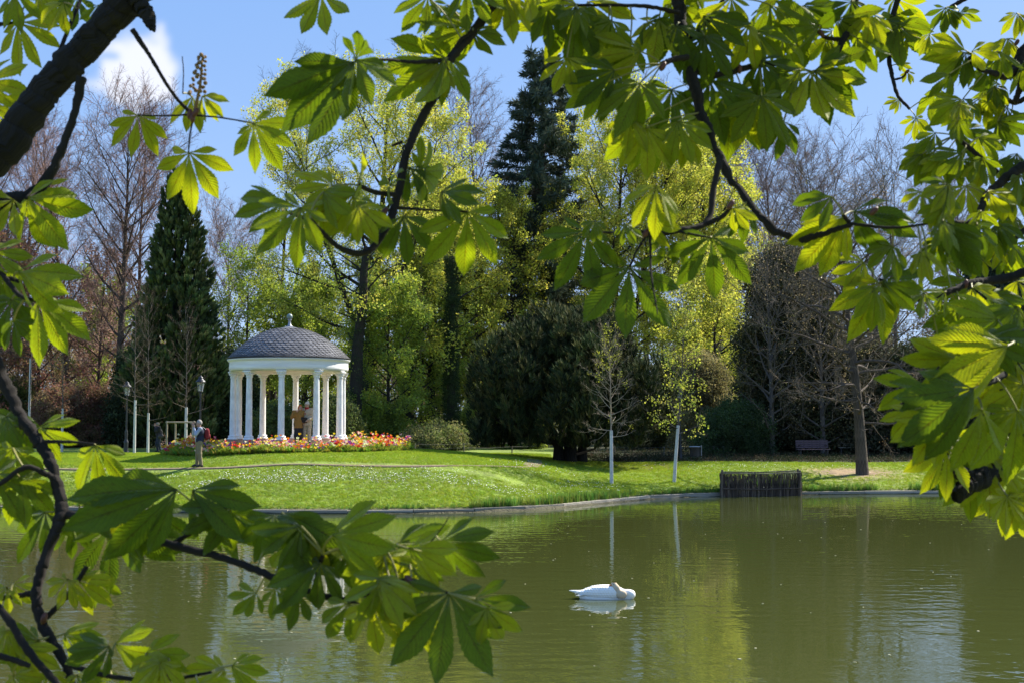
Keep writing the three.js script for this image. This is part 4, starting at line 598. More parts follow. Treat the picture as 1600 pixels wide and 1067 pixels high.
// maples and other trees in fresh yellow green leaf
[
  ['tall yellow green maple with several dark leaning stems right of the gazebo', 566, 90, 118, 0.52, 8.0, 0.28, 60, 81, SPRING, 0.85, 0.36, 2],
  ['pale loosely leaved tree rising just left of the tallest maple', 425, 104, 225, 0.3, 5.5, 0.25, 34, 82, [[0.36, 0.42, 0.10], [0.3, 0.36, 0.09]], 0.32, 0.4, 1],
  ['broad yellow green tree between the maple and the spruce', 672, 96, 322, 0.4, 6.2, 0.18, 46, 83, SPRING, 0.95, 0.45, 1],
  ['bushy yellow green tree in front of the spruce foot, above the yew', 800, 100, 330, 0.3, 4.6, 0.3, 36, 84, SPRING, 0.7, 0.42, 0],
  ['large golden green maple standing directly right of the spruce', 965, 98, 195, 0.45, 7.6, 0.22, 56, 85, SPRING, 0.95, 0.38, 1],
  ['yellow green tree right of the golden maple, behind the twin young trees', 1110, 102, 245, 0.36, 6.4, 0.18, 46, 86, SPRING, 0.8, 0.45, 0],
  ['fresh green low tree directly behind the gazebo columns', 480, 98, 480, 0.2, 5.2, 0.12, 30, 87, YOUNG, 1.2, 0.45, 0],
  ['fresh green low tree right of the gazebo, its leaves brushing the columns', 605, 84, 470, 0.16, 3.8, 0.1, 30, 88, YOUNG, 1.2, 0.4, 0],
  ['bright green sapling between the ivy clad trunk and the gazebo', 655, 92, 440, 0.16, 4.0, 0.08, 30, 89, YOUNG, 1.3, 0.4, 0],
  ['bright green understory tree right behind the ivy clad trunk', 735, 97, 420, 0.18, 4.2, 0.1, 30, 90, SPRING, 1.1, 0.42, 0],
  ['light green tree with arching twigs between gazebo roof and dark conifer', 385, 100, 415, 0.18, 4.2, 0.1, 28, 91, YOUNG, 0.7, 0.42, 0],
  ['low green tree behind copper shrubs at the left', 165, 104, 455, 0.16, 4.6, 0.08, 28, 92, YOUNG, 0.9, 0.45, 0],
  ['yellow green tree filling the gap between yew and dark holm oak', 1120, 88, 430, 0.2, 4.4, 0.12, 34, 93, SPRING, 0.75, 0.42, 0],
].forEach(([label, px, d, top, r0, R, b, limbs, seed, colors, leaves, ls, leaders]) => { const h = tall(px, d, top); tree('leafy_tree', label, 'trees in fresh spring leaf across the pond', spot(px, d), { h, base: h * b, R, r0, limbs, seed, leaders, env: (t) => Math.sqrt(Math.max(0.05, 1 - (1.75 * t - 0.8) ** 2)), low: 0.15, high: 1.1, lift: 0.3, dens: 1.9, dens3: 2.0, bark: B.dark, leaves, leafSize: ls, colors, spray: 0.15, lean: seed === 81 ? [0.03, 0] : [0, 0] }); });

// copper and reddish shrubs and small trees at the left
[
  ['copper leaved small tree under the bare trees at the far left', 62, 92, 400, 3.8, 101, COPPER],
  ['reddish budding small tree between the two tallest bare trunks', 150, 97, 395, 3.6, 102, PINK],
  ['rusty pink small tree at the left frame edge behind chestnut leaves', -5, 90, 380, 4.2, 103, COPPER],
].forEach(([label, px, d, top, R, seed, colors]) => { const h = tall(px, d, top); tree('copper_tree', label, 'copper leaved small trees', spot(px, d), { h, base: h * 0.12, R, r0: 0.17, limbs: 30, seed, low: 0.3, high: 1.1, dens: 1.7, dens3: 2, bark: B.mauve, leaves: 0.6, leafSize: 0.42, colors, spray: 0.4 }); });

// dense evergreens ------------------------------------------------
function dense(name, label, pos, o, group) {                           // clumps spread over lobes of the crown
  const r = RNG(o.seed), T = thing(name, label, o.category ?? 'tree', pos, 0, group), list = [[], []], q = new THREE.Quaternion(), kinds = o.kinds;
  if (o.trunks) { const g = new Geo(); for (const [x, z, h, rad, lx, lz] of o.trunks) g.tube([V(x, -0.2, z), V(x * 1.05, h * 0.15, z), V(x + lx * 0.5, h * 0.55, z + lz * 0.5), V(x + lx, h, z + lz)], [rad * 1.4, rad, rad * 0.75, rad * 0.3], 9); part('trunk', g.build(), o.bark ?? B.black, T); }
  const lobes = []; for (let k = 0; k < o.lobes; k++) { const a = k * 2.39996 + r() * 0.5, f = (k + r()) / o.lobes, p = o.shape(f, a, r); lobes.push(p); }
  for (const [c, rad, stretch] of lobes) { const lobeK = range(r, 0.7, 1.3), n = Math.round(o.per * rad * rad); for (let k = 0; k < n; k++) { const dir = V(r() - 0.5, r() - 0.5, r() - 0.5).normalize(), rr = rad * (0.45 + 0.6 * r() ** 0.5), p = V(c.x + dir.x * rr, c.y + dir.y * rr * (stretch ?? 1), c.z + dir.z * rr); if (p.y < (o.floor ?? 0.1)) continue; o.orient ? q.setFromUnitVectors(YUP, o.orient(p, dir, r)) : q.copy(randQ(r)); const upK = dir.y > 0.2 ? 1.25 : 0.9, col = o.colors[(r() * o.colors.length) | 0]; list[(r() * 2) | 0].push([mat4(p, q, o.size * range(r, 0.7, 1.3)), tint(r, col.map((v) => v * lobeK * upK), 0.25)]); } }  // one random tone per lobe; clumps on its upper side coloured lighter
  list.forEach((l, k) => l.length && scatter('crown', kinds[k], o.mat ?? NEEDLE, l, T)); return T;
}
const sprig = (seed, n, spread, w) => { const g = new Geo(), r = RNG(seed); for (let k = 0; k < n; k++) { const a = r() * 6.283, e = spread * (0.2 + r()), y0 = r() * 0.5, L = 0.5 + 0.5 * r(), dx = Math.cos(a) * Math.sin(e), dz = Math.sin(a) * Math.sin(e), dy = Math.cos(e), sx = -Math.sin(a) * w, sz = Math.cos(a) * w; const A = g.v(dx * 0.05, y0, dz * 0.05), Bq = g.v(dx * L * 0.5 + sx, y0 + dy * L * 0.5, dz * L * 0.5 + sz), Cq = g.v(dx * L, y0 + dy * L, dz * L), D = g.v(dx * L * 0.5 - sx, y0 + dy * L * 0.5, dz * L * 0.5 - sz); g.quad(A, Bq, Cq, D); } return g.build(); };
const yewK = [sprig(1, 16, 0.7, 0.07), sprig(2, 16, 0.7, 0.07)], scaleK = [sprig(3, 14, 0.45, 0.11), sprig(4, 14, 0.5, 0.11)], leafK = [leafCluster(21, 30, 0.26), leafCluster(22, 30, 0.26)], droopK = [sprig(5, 16, 1.3, 0.06), sprig(6, 16, 1.3, 0.06)];
const ylobe = (R, h, y0, rad, pinch = 0.5) => (f, a, r) => { const t = f, y = y0 + (h - y0 - rad * 0.5) * t, R2 = Math.max(0, R - rad * 0.8) * Math.sqrt(Math.max(0.02, 1 - Math.max(0, (t - pinch) / (1 - pinch)) ** 2)) * (0.75 + 0.3 * r()); return [V(Math.cos(a) * R2 * (0.35 + 0.65 * Math.sqrt(r())), y, Math.sin(a) * R2 * (0.35 + 0.65 * Math.sqrt(r()))), rad * range(r, 0.7, 1.25), 1.25]; };
// the great yew
{
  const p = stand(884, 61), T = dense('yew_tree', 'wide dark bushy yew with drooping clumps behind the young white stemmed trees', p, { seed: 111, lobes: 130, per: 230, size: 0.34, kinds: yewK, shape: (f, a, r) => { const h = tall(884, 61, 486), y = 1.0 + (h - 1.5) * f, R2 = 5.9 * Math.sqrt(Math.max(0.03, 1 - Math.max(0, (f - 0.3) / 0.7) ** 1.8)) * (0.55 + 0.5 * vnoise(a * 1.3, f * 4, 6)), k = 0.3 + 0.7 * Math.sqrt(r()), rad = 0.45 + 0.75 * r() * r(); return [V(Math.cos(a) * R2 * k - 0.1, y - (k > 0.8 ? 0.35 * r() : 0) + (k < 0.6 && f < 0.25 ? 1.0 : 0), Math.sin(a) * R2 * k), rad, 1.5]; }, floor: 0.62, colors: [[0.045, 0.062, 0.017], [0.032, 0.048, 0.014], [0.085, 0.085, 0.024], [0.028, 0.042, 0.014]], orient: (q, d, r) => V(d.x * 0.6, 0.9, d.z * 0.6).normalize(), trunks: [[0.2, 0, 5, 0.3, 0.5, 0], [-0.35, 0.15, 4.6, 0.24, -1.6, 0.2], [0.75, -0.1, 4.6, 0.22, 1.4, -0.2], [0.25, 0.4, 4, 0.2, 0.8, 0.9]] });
  const g = new Geo(); g.tube([V(0, 0.9, 0.2), V(-1.0, 1.0, 0.5), V(-2.1, 1.35, 0.7), V(-3.0, 1.8, 0.8), V(-3.8, 2.4, 0.8)], [0.2, 0.16, 0.13, 0.1, 0.06], 8); part('low_limb', g.build(), B.black, T);
  const h = new Geo(); h.tube([V(0.5, 0.35, 0.5), V(1.3, 0.6, 0.8), V(2.1, 1.5, 0.9)], [0.06, 0.05, 0.03], 6); part('low_limb', h.build(), B.warm, T);
}
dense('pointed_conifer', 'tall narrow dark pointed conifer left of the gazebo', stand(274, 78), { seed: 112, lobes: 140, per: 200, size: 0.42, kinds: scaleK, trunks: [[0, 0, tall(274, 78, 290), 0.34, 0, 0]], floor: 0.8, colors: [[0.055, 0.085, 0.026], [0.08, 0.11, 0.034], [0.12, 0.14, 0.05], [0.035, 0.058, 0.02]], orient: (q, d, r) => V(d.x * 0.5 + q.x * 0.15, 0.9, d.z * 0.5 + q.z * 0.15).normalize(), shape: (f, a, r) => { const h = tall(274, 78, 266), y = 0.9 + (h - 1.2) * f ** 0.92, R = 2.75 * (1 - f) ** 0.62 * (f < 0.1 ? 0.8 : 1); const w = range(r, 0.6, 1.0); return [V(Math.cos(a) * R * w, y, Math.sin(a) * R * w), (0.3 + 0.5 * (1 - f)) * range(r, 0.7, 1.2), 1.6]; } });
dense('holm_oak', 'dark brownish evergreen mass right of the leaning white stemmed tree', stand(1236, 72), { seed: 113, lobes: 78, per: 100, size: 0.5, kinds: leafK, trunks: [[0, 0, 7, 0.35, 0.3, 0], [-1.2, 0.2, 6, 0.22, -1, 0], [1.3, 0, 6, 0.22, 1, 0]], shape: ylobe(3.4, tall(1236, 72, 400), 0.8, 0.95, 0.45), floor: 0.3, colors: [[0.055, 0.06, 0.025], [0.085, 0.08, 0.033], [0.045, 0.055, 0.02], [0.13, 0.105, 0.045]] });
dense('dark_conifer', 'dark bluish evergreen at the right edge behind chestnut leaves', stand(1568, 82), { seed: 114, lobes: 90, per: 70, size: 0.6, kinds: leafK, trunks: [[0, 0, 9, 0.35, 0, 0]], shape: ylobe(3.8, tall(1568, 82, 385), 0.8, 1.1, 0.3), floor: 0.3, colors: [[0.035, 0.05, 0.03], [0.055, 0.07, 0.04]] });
dense('dark_evergreen', 'dark low evergreen behind the gazebo, left of its columns', stand(362, 82), { seed: 115, lobes: 50, per: 60, size: 0.6, kinds: leafK, trunks: [[0, 0, 5, 0.25, 0, 0]], shape: ylobe(1.9, tall(362, 82, 560), 0.5, 0.9, 0.3), floor: 0.2, colors: [[0.035, 0.055, 0.018], [0.06, 0.08, 0.025]] });
dense('dark_evergreen', 'dark evergreen mass behind the white tree stems and pointed conifer', stand(215, 88), { seed: 116, lobes: 60, per: 55, size: 0.6, kinds: leafK, trunks: [[0, 0, 4, 0.2, 0, 0]], shape: ylobe(2.2, tall(215, 88, 560), 0.4, 0.9, 0.3), floor: 0.2, colors: [[0.03, 0.045, 0.018], [0.05, 0.065, 0.025]] });
dense('dark_evergreen', 'dark evergreen mass in shade behind the purplish bench', stand(1320, 72), { seed: 117, lobes: 80, per: 90, size: 0.55, kinds: leafK, trunks: [[0, 0, 4, 0.2, 0, 0]], shape: ylobe(3.9, tall(1320, 72, 545), 0.4, 1.1, 0.35), floor: 0.2, colors: [[0.035, 0.042, 0.018], [0.06, 0.058, 0.028], [0.085, 0.07, 0.035]] });
dense('dark_evergreen', 'dark evergreen right of the gnarled tree trunk, behind chestnut leaves', stand(1440, 71), { seed: 118, lobes: 70, per: 55, size: 0.55, kinds: leafK, trunks: [[0, 0, 4, 0.2, 0, 0]], shape: ylobe(3.4, tall(1440, 71, 560), 0.4, 1.1, 0.35), floor: 0.2, colors: [[0.04, 0.05, 0.02], [0.07, 0.065, 0.03]] });
// the tall ragged spruce
{
  const px = 848, d = 104, h = tall(px, d, 66), p = stand(px, d), T = thing('spruce', 'tallest dark spruce with ragged drooping tiers in the middle of the wood', 'tree', p), r = RNG(121), tr = new Geo(), br = new Geo(), list = [[], []], q = new THREE.Quaternion();
  tr.tube([V(0, -0.2, 0), V(0, 1, 0), V(0.1, h * 0.5, 0), V(0, h, 0)], [0.75, 0.5, 0.3, 0.03], 10); part('trunk', tr.build(), B.dark, T);
  for (let k = 0; k < 230; k++) { const f = (k + r()) / 230, y = 3 + (h - 3.6) * f, L = (0.7 + 5.6 * (1 - f) ** 0.8 * (0.75 + 0.5 * vnoise(f * 14, 3, 8))) * range(r, 0.35, 1.2), a = k * 2.39996 + r(), dr = lerp(-0.35, 0.5, f), pts = []; for (let s = 0; s <= 4; s++) { const u = s / 4; pts.push(V(Math.cos(a) * L * u, y + L * u * dr * (1 - 0.6 * u) + L * 0.10 * u * u, Math.sin(a) * L * u)); } br.tube(pts, [0.05, 0.04, 0.03, 0.02, 0.01], 4, false);
    const n = Math.round(4 + L * 8); for (let s = 0; s < n; s++) { const u = 0.15 + 0.85 * Math.sqrt((s + r()) / n), i = Math.min(3, Math.floor(u * 4)), c = pts[i].clone().lerp(pts[i + 1], u * 4 - i).add(V((r() - 0.5) * L * 0.32, -0.25 * r() * (1 - f), (r() - 0.5) * L * 0.32)); q.setFromUnitVectors(YUP, V(Math.cos(a) + (r() - 0.5), -0.5 + 0.8 * r(), Math.sin(a) + (r() - 0.5)).normalize()); list[s & 1].push([mat4(c, q, range(r, 0.5, 1.0)), tint(r, [[0.075, 0.105, 0.075], [0.05, 0.08, 0.055], [0.10, 0.12, 0.08]][(r() * 3) | 0])]); } }
  part('branches', br.build(), B.dark, T, 'stuff'); list.forEach((l, k) => scatter('crown', droopK[k], NEEDLE, l, T));
}
// ivy clad trunk, and the other dark stems right of the gazebo
{
  const stem = (name, label, px, d, top, r0, lean, ivy, seed) => {
    const r = RNG(seed), p = stand(px, d), h = tall(px, d, top), T = thing(name, label, 'tree', p, 0, 'dark trunks right of the gazebo'), g = new Geo(), pts = []; for (let k = 0; k <= 8; k++) pts.push(V(lean * h * (k / 8) ** 1.2 + (r() - 0.5) * 0.15, h * k / 8 - 0.2, (r() - 0.5) * 0.2));
    g.tube(pts, pts.map((_, k) => r0 * (k ? 1 - 0.07 * k : 1.45)), 10); part('trunk', g.build(), B.dark, T);
    const b = new Geo(), tips = []; for (let k = 0; k < 14; k++) { const f = 0.45 + 0.55 * r(), q = pts[Math.floor(f * 7.99)], a = r() * 6.283, L = 2 + 2.5 * r(), e = 0.3 + 0.6 * r(), w = [q.clone()]; for (let s = 1; s <= 4; s++) w.push(w[s - 1].clone().add(V(Math.cos(a) * Math.cos(e), Math.sin(e) * (1 - s * 0.12), Math.sin(a) * Math.cos(e)).multiplyScalar(L / 4)).add(V((r() - 0.5) * 0.3, (r() - 0.5) * 0.3, 0))); b.tube(w, [0.08, 0.06, 0.045, 0.03, 0.012], 5); for (let s = 2; s <= 4; s++) tips.push(w[s]); }
    part('limbs', b.build(), B.dark, T, 'stuff');
    const iv = [[], []]; for (let k = 0; k < ivy; k++) { const f = r() ** 1.1, a = r() * 6.283, rr = r0 * (1.05 - 0.45 * f) + 0.1 * r() + 0.18 * vnoise(a * 2, f * 9, 5), i = f * 8, c = pts[Math.min(7, Math.floor(i))].clone().lerp(pts[Math.min(8, Math.floor(i) + 1)], i % 1); iv[k & 1].push([mat4(c.add(V(Math.cos(a) * rr, 0, Math.sin(a) * rr)), randQ(r), range(r, 0.14, 0.24)), tint(r, [[0.035, 0.06, 0.018], [0.06, 0.09, 0.03]][(r() * 2) | 0])]); }
    iv.forEach((l, k) => l.length && scatter('ivy', leafK[k], NEEDLE, l, T));
    const lf = [[], []]; for (const t of tips) for (let k = 0; k < 5; k++) lf[k & 1].push([mat4(t.clone().add(V(r() - 0.5, r() - 0.5, r() - 0.5).multiplyScalar(1.3)), randQ(r), range(r, 0.3, 0.5)), tint(r, SPRING[(r() * 4) | 0])]); lf.forEach((l, k) => scatter('crown', clusters.maple[k], LEAF, l, T));
  };
  stem('ivy_clad_tree', 'ivy covered dark trunk left of the big yew', 706, 86, 395, 0.34, 0.0, 2600, 131);
  stem('leafy_tree', 'dark leaning trunk right beside the gazebo columns', 551, 82, 380, 0.5, 0.06, 500, 132);
  stem('leafy_tree', 'dark partly ivied trunk halfway between gazebo and ivy covered trunk', 633, 90, 430, 0.34, 0.06, 700, 133);
  stem('leafy_tree', 'thin dark trunk between the ivy covered trunk and the yew', 748, 95, 420, 0.2, -0.02, 120, 134);
}
// the gnarled tree by the water
{
  const px = 1346, d = 57.6, h = tall(px, d, 300);
  tree('gnarled_tree', 'bare gnarled tree with crooked lower branches alone on the waterside lawn', null, spot(px, d), { h, base: h * 0.24, R: 4.6, r0: 0.29, limbs: 46, seed: 144, env: (t) => 0.55 + 0.5 * Math.sin(Math.PI * clamp(t * 0.9 + 0.1)), low: -0.05, high: 1.0, lift: 0.15, crook: 0.75, wobble: 0.06, dens: 2.2, dens3: 2.0, inner: 0.15, bark: bark(0.10, 0.075, 0.055), twigMat: bark(0.17, 0.135, 0.1), spray: 0.5, spraySize: 0.95, leaves: 0.04, kind: 'bud', leafSize: 0.25, colors: [[0.3, 0.3, 0.06], [0.25, 0.16, 0.08]] });
}
// young trees with white limewashed stems
{
  const lime = paint(0.55, 0.54, 0.52, 0.9);
  const young = (label, px, d, whiteTop, top, R, o) => {
    const p = spot(px, d), h = hAt(d, top) - p.y, wt = hAt(d, whiteTop) - p.y, T = tree('young_tree', label, 'young trees with limewashed white stems', p, { h, base: wt * 1.02, R, r0: 0.05, limbs: 26, seed: o.seed, env: (t) => 1 - 0.75 * t, low: 0.15, high: 1.2, lift: 0.25, crook: 0.2, wobble: 0.02, dens: 3, dens3: 2.4, bark: o.bark ?? B.grey, twigMat: o.twig ?? B.grey, spray: o.spray ?? 0.4, spraySize: 0.5, leaves: o.leaves ?? 0, kind: o.kind ?? 'maple', leafSize: o.ls ?? 0.2, colors: o.colors ?? SPRING, lean: o.lean ?? [0, 0], leafEnv: o.leafEnv });
    const g = new Geo(), l = o.lean ?? [0, 0]; g.tube([V(0, -0.25, 0), V(l[0] * wt * 0.4, wt * 0.4, l[1]), V(l[0] * wt * 0.98, wt, l[1] * wt)], [0.078, 0.069, 0.062], 12); part('limewashed_stem', g.build(), lime, T);
  };
  young('young tree with straight limewashed stem and bare up-curved twigs by the pond', 955, 52, 672, 535, 0.95, { seed: 151, bark: bark(0.34, 0.27, 0.19, 0.005), twig: bark(0.34, 0.27, 0.19, 0.005), spray: 0.7, leaves: 0.4, leafEnv: (f, p) => (f > 0.55 ? 0.55 : 0.06), colors: [[0.35, 0.36, 0.04]], ls: 0.17 });
  young('young leaning tree with limewashed stem and yellow green leaves by the pond', 1052, 54, 664, 440, 1.5, { seed: 152, lean: [0.085, 0], leaves: 0.33, spray: 0.2, ls: 0.24 });
  young('young white stemmed tree with dense bare twigs nearest the dark lantern post', 211, 68, 625, 455, 1.3, { seed: 153, spray: 1, twig: B.warm });
  young('young white stemmed tree with bare twigs beside the black clothed person', 232, 70, 645, 470, 1.2, { seed: 154, spray: 0.9, twig: B.warm });
  young('young white stemmed tree standing between the copper shrubs at the left', 98, 74, 638, 450, 1.2, { seed: 155, spray: 0.7, twig: B.warm });
  young('thin pale stemmed young tree furthest left under the chestnut leaves', 46, 80, 560, 420, 1.3, { seed: 156, spray: 0.7, twig: B.warm });
  young('newly planted young tree inside the timber support frame', 291, 60.7, 636, 500, 0.9, { seed: 157, spray: 0.7, twig: B.warm });
}
// shrubs
[
  ['low spreading green brown shrub right of the flower bed', 678, 80, 670, 2.6, 200, [[0.13, 0.15, 0.04], [0.18, 0.17, 0.06], [0.09, 0.12, 0.03]], 0.4],
  ['light green shrub between ivy covered trunk and yew', 752, 88, 640, 2.2, 201, YOUNG.map((c) => c.map((v) => v * 0.7)), 0.4],
  ['green shrub behind the yew on its left side', 815, 84, 630, 1.9, 202, YOUNG.map((c) => c.map((v) => v * 0.7)), 0.4],
  ['dark green rounded shrub behind the litter bin', 1145, 69.5, 636, 2.3, 203, [[0.05, 0.09, 0.022], [0.07, 0.11, 0.03]], 0.35],
  ['dark shrub behind the bench and litter bin, widest of them', 1225, 74, 640, 2.4, 204, [[0.03, 0.045, 0.018], [0.045, 0.06, 0.024]], 0.4],
  ['copper leaved rounded hedge shrub behind the white stems at left', 92, 88, 612, 2.4, 205, COPPER.map((c) => c.map((v) => v * 0.7)), 0.4],
  ['reddish shrub left of the dark conifer, behind the white stems', 150, 89, 610, 2.2, 206, [[0.2, 0.09, 0.06], [0.16, 0.12, 0.05]], 0.4],
  ['green shrub behind the gazebo floor, between the columns', 440, 80, 640, 2.6, 207, OLIVE, 0.4],
  ['green shrub behind the right hand gazebo columns', 520, 79, 630, 2.4, 208, OLIVE, 0.4],
  ['yellow green shrub under the maple, above the flower bed end', 600, 84, 640, 1.9, 209, YOUNG.map((c) => c.map((v) => v * 0.75)), 0.4],
  ['olive shrub glimpsed between yew and leaning young tree', 1010, 82, 600, 2.6, 210, OLIVE, 0.42],
  ['brownish twiggy shrub right of the leaning young tree', 1100, 78, 560, 2.4, 211, [[0.2, 0.17, 0.07], [0.16, 0.15, 0.05]], 0.36],
  ['olive green shrub in the wood edge at far left', 20, 92, 600, 2.6, 212, OLIVE, 0.42],
  ['dark shrub behind the gnarled trunk, under chestnut leaves', 1400, 72, 650, 2.2, 213, [[0.03, 0.04, 0.018], [0.05, 0.055, 0.025]], 0.4],
  ['dark shrub at the right end of the waterside lawn', 1500, 70, 640, 2.6, 214, [[0.03, 0.045, 0.018], [0.05, 0.06, 0.025]], 0.4],
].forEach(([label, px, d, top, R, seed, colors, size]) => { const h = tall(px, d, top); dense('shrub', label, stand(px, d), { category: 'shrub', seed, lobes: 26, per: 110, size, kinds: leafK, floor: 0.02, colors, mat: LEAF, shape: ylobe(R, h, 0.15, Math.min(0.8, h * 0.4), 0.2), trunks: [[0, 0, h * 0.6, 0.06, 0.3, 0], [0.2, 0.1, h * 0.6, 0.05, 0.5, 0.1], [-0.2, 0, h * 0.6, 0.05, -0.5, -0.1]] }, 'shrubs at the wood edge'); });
// dark ivy and dead leaves, added so the ground behind the lawn looks shaded
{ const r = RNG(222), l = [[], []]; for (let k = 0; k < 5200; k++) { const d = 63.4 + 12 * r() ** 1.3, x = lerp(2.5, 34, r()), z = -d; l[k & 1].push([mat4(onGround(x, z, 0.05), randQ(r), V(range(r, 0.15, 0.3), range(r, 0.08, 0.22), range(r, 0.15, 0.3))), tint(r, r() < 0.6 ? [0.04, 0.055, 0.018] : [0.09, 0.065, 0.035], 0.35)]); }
  const G = tag(new THREE.Group(), 'dark ivy and dead leaves added to shade the ground behind the lawn', 'ground cover', null, 'stuff'); G.name = 'added_ground_cover'; scene.add(G); l.forEach((a, k) => scatter('ivy', leafK[k], NEEDLE, a, G)); }
// the far wood: one mass
{
  const r = RNG(300), W = [[], [], []], tw = [[], [], []], trunkG = new Geo(), pal = [[0.22, 0.27, 0.05], [0.30, 0.31, 0.06], [0.36, 0.38, 0.07], [0.22, 0.18, 0.08], [0.16, 0.20, 0.045]];
  for (let k = 0; k < 250; k++) {
    const d = range(r, 112, 165), x = (r() - 0.5) * d * 1.5, px = 800 + x / d * 2000, low = px > 330 && px < 400 ? 4 : 0, h = range(r, 7, 13.5) - low, p = onGround(x, -d), R = range(r, 2, 3.6), c = px < 330 ? [[0.34, 0.21, 0.14], [0.32, 0.27, 0.09], [0.22, 0.18, 0.09]][(r() * 3) | 0] : px > 1150 ? [[0.13, 0.12, 0.06], [0.20, 0.17, 0.08], [0.18, 0.21, 0.05]][(r() * 3) | 0] : pal[(r() * 5) | 0];
    trunkG.tube([p.clone().add(V(0, -0.3, 0)), p.clone().add(V((r() - 0.5) * 0.6, h * 0.5, 0)), p.clone().add(V((r() - 0.5) * 1.2, h * 0.95, 0))], [0.22, 0.16, 0.05], 6);
    for (let q = 0; q < 210; q++) { const f = r() ** 0.8, a = r() * 6.283, rr = R * Math.sqrt(r()) * Math.sqrt(Math.max(0.05, 1 - (1.6 * f - 0.7) ** 2)); W[q % 3].push([mat4(p.clone().add(V(Math.cos(a) * rr, 0.4 + h * f, Math.sin(a) * rr)), randQ(r), range(r, 0.4, 0.75)), tint(r, c, 0.35)]); }
    if (r() < 0.5) for (let q = 0; q < 60; q++) { const f = 0.3 + 0.8 * r(), a = r() * 6.283, rr = R * Math.sqrt(r()) * 0.8; tw[q % 3].push([mat4(p.clone().add(V(Math.cos(a) * rr, h * f, Math.sin(a) * rr)), new THREE.Quaternion().setFromUnitVectors(YUP, V(Math.cos(a) * 0.5, 1, Math.sin(a) * 0.5).normalize()), range(r, 1.4, 2.6))]); }
  }
  const F = thing('far_wood', 'far off mixed wood closing the view behind the park trees', 'wood', V(0, 0, 0)); F.userData.kind = 'stuff';
  part('trunks', trunkG.build(), B.dark, F, 'stuff'); W.forEach((l, k) => scatter('crowns', clusters.maple[k], LEAF, l, F)); tw.forEach((l, k) => scatter('twigs', sprays[k], B.twig, l, F));
}

// ------------------------------------------------------------------ the horse chestnuts on the near bank, framing the view
const leafTex = dataTex(128, 256, (u, v) => {                          // veins of a leaflet: u across, v along
  const c = Math.abs(u - 0.5) * 2, side = Math.abs((((v - c * 0.16) * 17) % 1 + 1) % 1 - 0.5) * 2, mid = smooth(0.09, 0.02, c), vein = smooth(0.72, 1, side) * (1 - c * 0.4), n = fbm(u * 10, v * 20, 7, 4);
  const k = 0.86 + 0.24 * (n - 0.5) - 0.17 * vein - 0.27 * mid; const s = smooth(0.70, 0.78, fbm(u * 14 + 3, v * 28 + 5, 19, 3)) * 0.28, y = 0.12 * (fbm(u * 3 + 9, v * 4, 23, 2) - 0.4); return [(k + mid * 0.10 + y) * (1 - s * 0.45), k * (1 - s), (k * 0.8 + mid * 0.02) * (1 - s)];
}, false, false);
const leafBump = dataTex(128, 256, (u, v) => { const c = Math.abs(u - 0.5) * 2, side = Math.abs((((v - c * 0.16) * 17) % 1 + 1) % 1 - 0.5) * 2; return 0.5 + 0.35 * (1 - smooth(0.3, 1, side)) - 0.4 * smooth(0.12, 0.0, c) + 0.06 * fbm(u * 24, v * 48, 4, 2); }, false, false);
function leafletGeo(seed, { droop, fold, curl }) {                     // unit length along +x, width along z, upper side +y
  const r = RNG(seed), g = new Geo(), N = 26, rows = [], skew = (r() - 0.5) * 0.1;
  for (let k = 0; k <= N; k++) {
    const t = k / N; let w = t < 0.66 ? 0.009 + 0.150 * Math.sin(Math.PI / 2 * (t / 0.66)) ** 1.75 : 0.159 * Math.pow(Math.max(0, 1 - ((t - 0.66) / 0.34) ** 1.55), 1.15);
    w *= 1 + (k % 2 ? 0.055 : -0.04) * (t > 0.2 ? 1 : 0);
    const a = -droop * t, x = droop > 0.01 ? Math.sin(droop * t) / droop : t, y = -(1 - Math.cos(droop * t)) / Math.max(0.01, droop), row = [];
    for (const s of [-1, -0.66, -0.33, 0, 0.33, 0.66, 1]) { const c = Math.abs(s), z = s * w + skew * Math.sin(t * 3.1) * 0.6, lift = fold * c * w - curl * c * c * w + 0.006 * Math.sin(t * 75 - c * 8) * c * (t > 0.1 ? 1 : 0) + 0.014 * Math.sin(t * 9 + seed * 2 + s * 2.2) * c; row.push(g.v(x - lift * Math.sin(a) * 1, y + lift * Math.cos(a), z, 0.5 + s / 2, t)); }
    rows.push(row);
  }
  for (let k = 0; k < N; k++) for (let s = 0; s < 6; s++) g.quad(rows[k][s], rows[k][s + 1], rows[k + 1][s + 1], rows[k + 1][s]);
  return g.build();
}
const leaflets = [[0.25, 0.35, 0.1], [0.55, 0.45, 0.2], [0.8, 0.25, 0.35], [0.4, 0.55, 0.25], [1.05, 0.4, 0.2], [0.15, 0.3, 0.3]].map(([droop, fold, curl], k) => leafletGeo(401 + k, { droop, fold, curl }));
const leafMats = [[0.27, 0.38, 0.007], [0.40, 0.52, 0.009], [0.165, 0.265, 0.006], [0.56, 0.64, 0.011]].map((c) => new THREE.MeshPhysicalMaterial({ color: C(c[0] * 0.74, c[1] * 0.72, c[2] * 0.7), map: leafTex, bumpMap: leafBump, bumpScale: 0.0022, roughness: 1, transmission: 0.64, thickness: 0, side: THREE.DoubleSide, specularIntensity: 0.3, clearcoat: 0.35, clearcoatRoughness: 0.45, ior: 1.4 }));  // dark and bright copies of one leaf: shade and sunlight put into the colours
const stalkM = new THREE.MeshStandardMaterial({ color: C(0.22, 0.20, 0.05), roughness: 0.6 }), twigM = bark(0.015, 0.0105, 0.008, 0.003), limbM = bark(0.012, 0.0095, 0.0075, 0.012), budM = new THREE.MeshStandardMaterial({ color: C(0.10, 0.03, 0.016), roughness: 0.5 }), flowerM = new THREE.MeshStandardMaterial({ color: C(0.22, 0.13, 0.05), roughness: 0.8 });
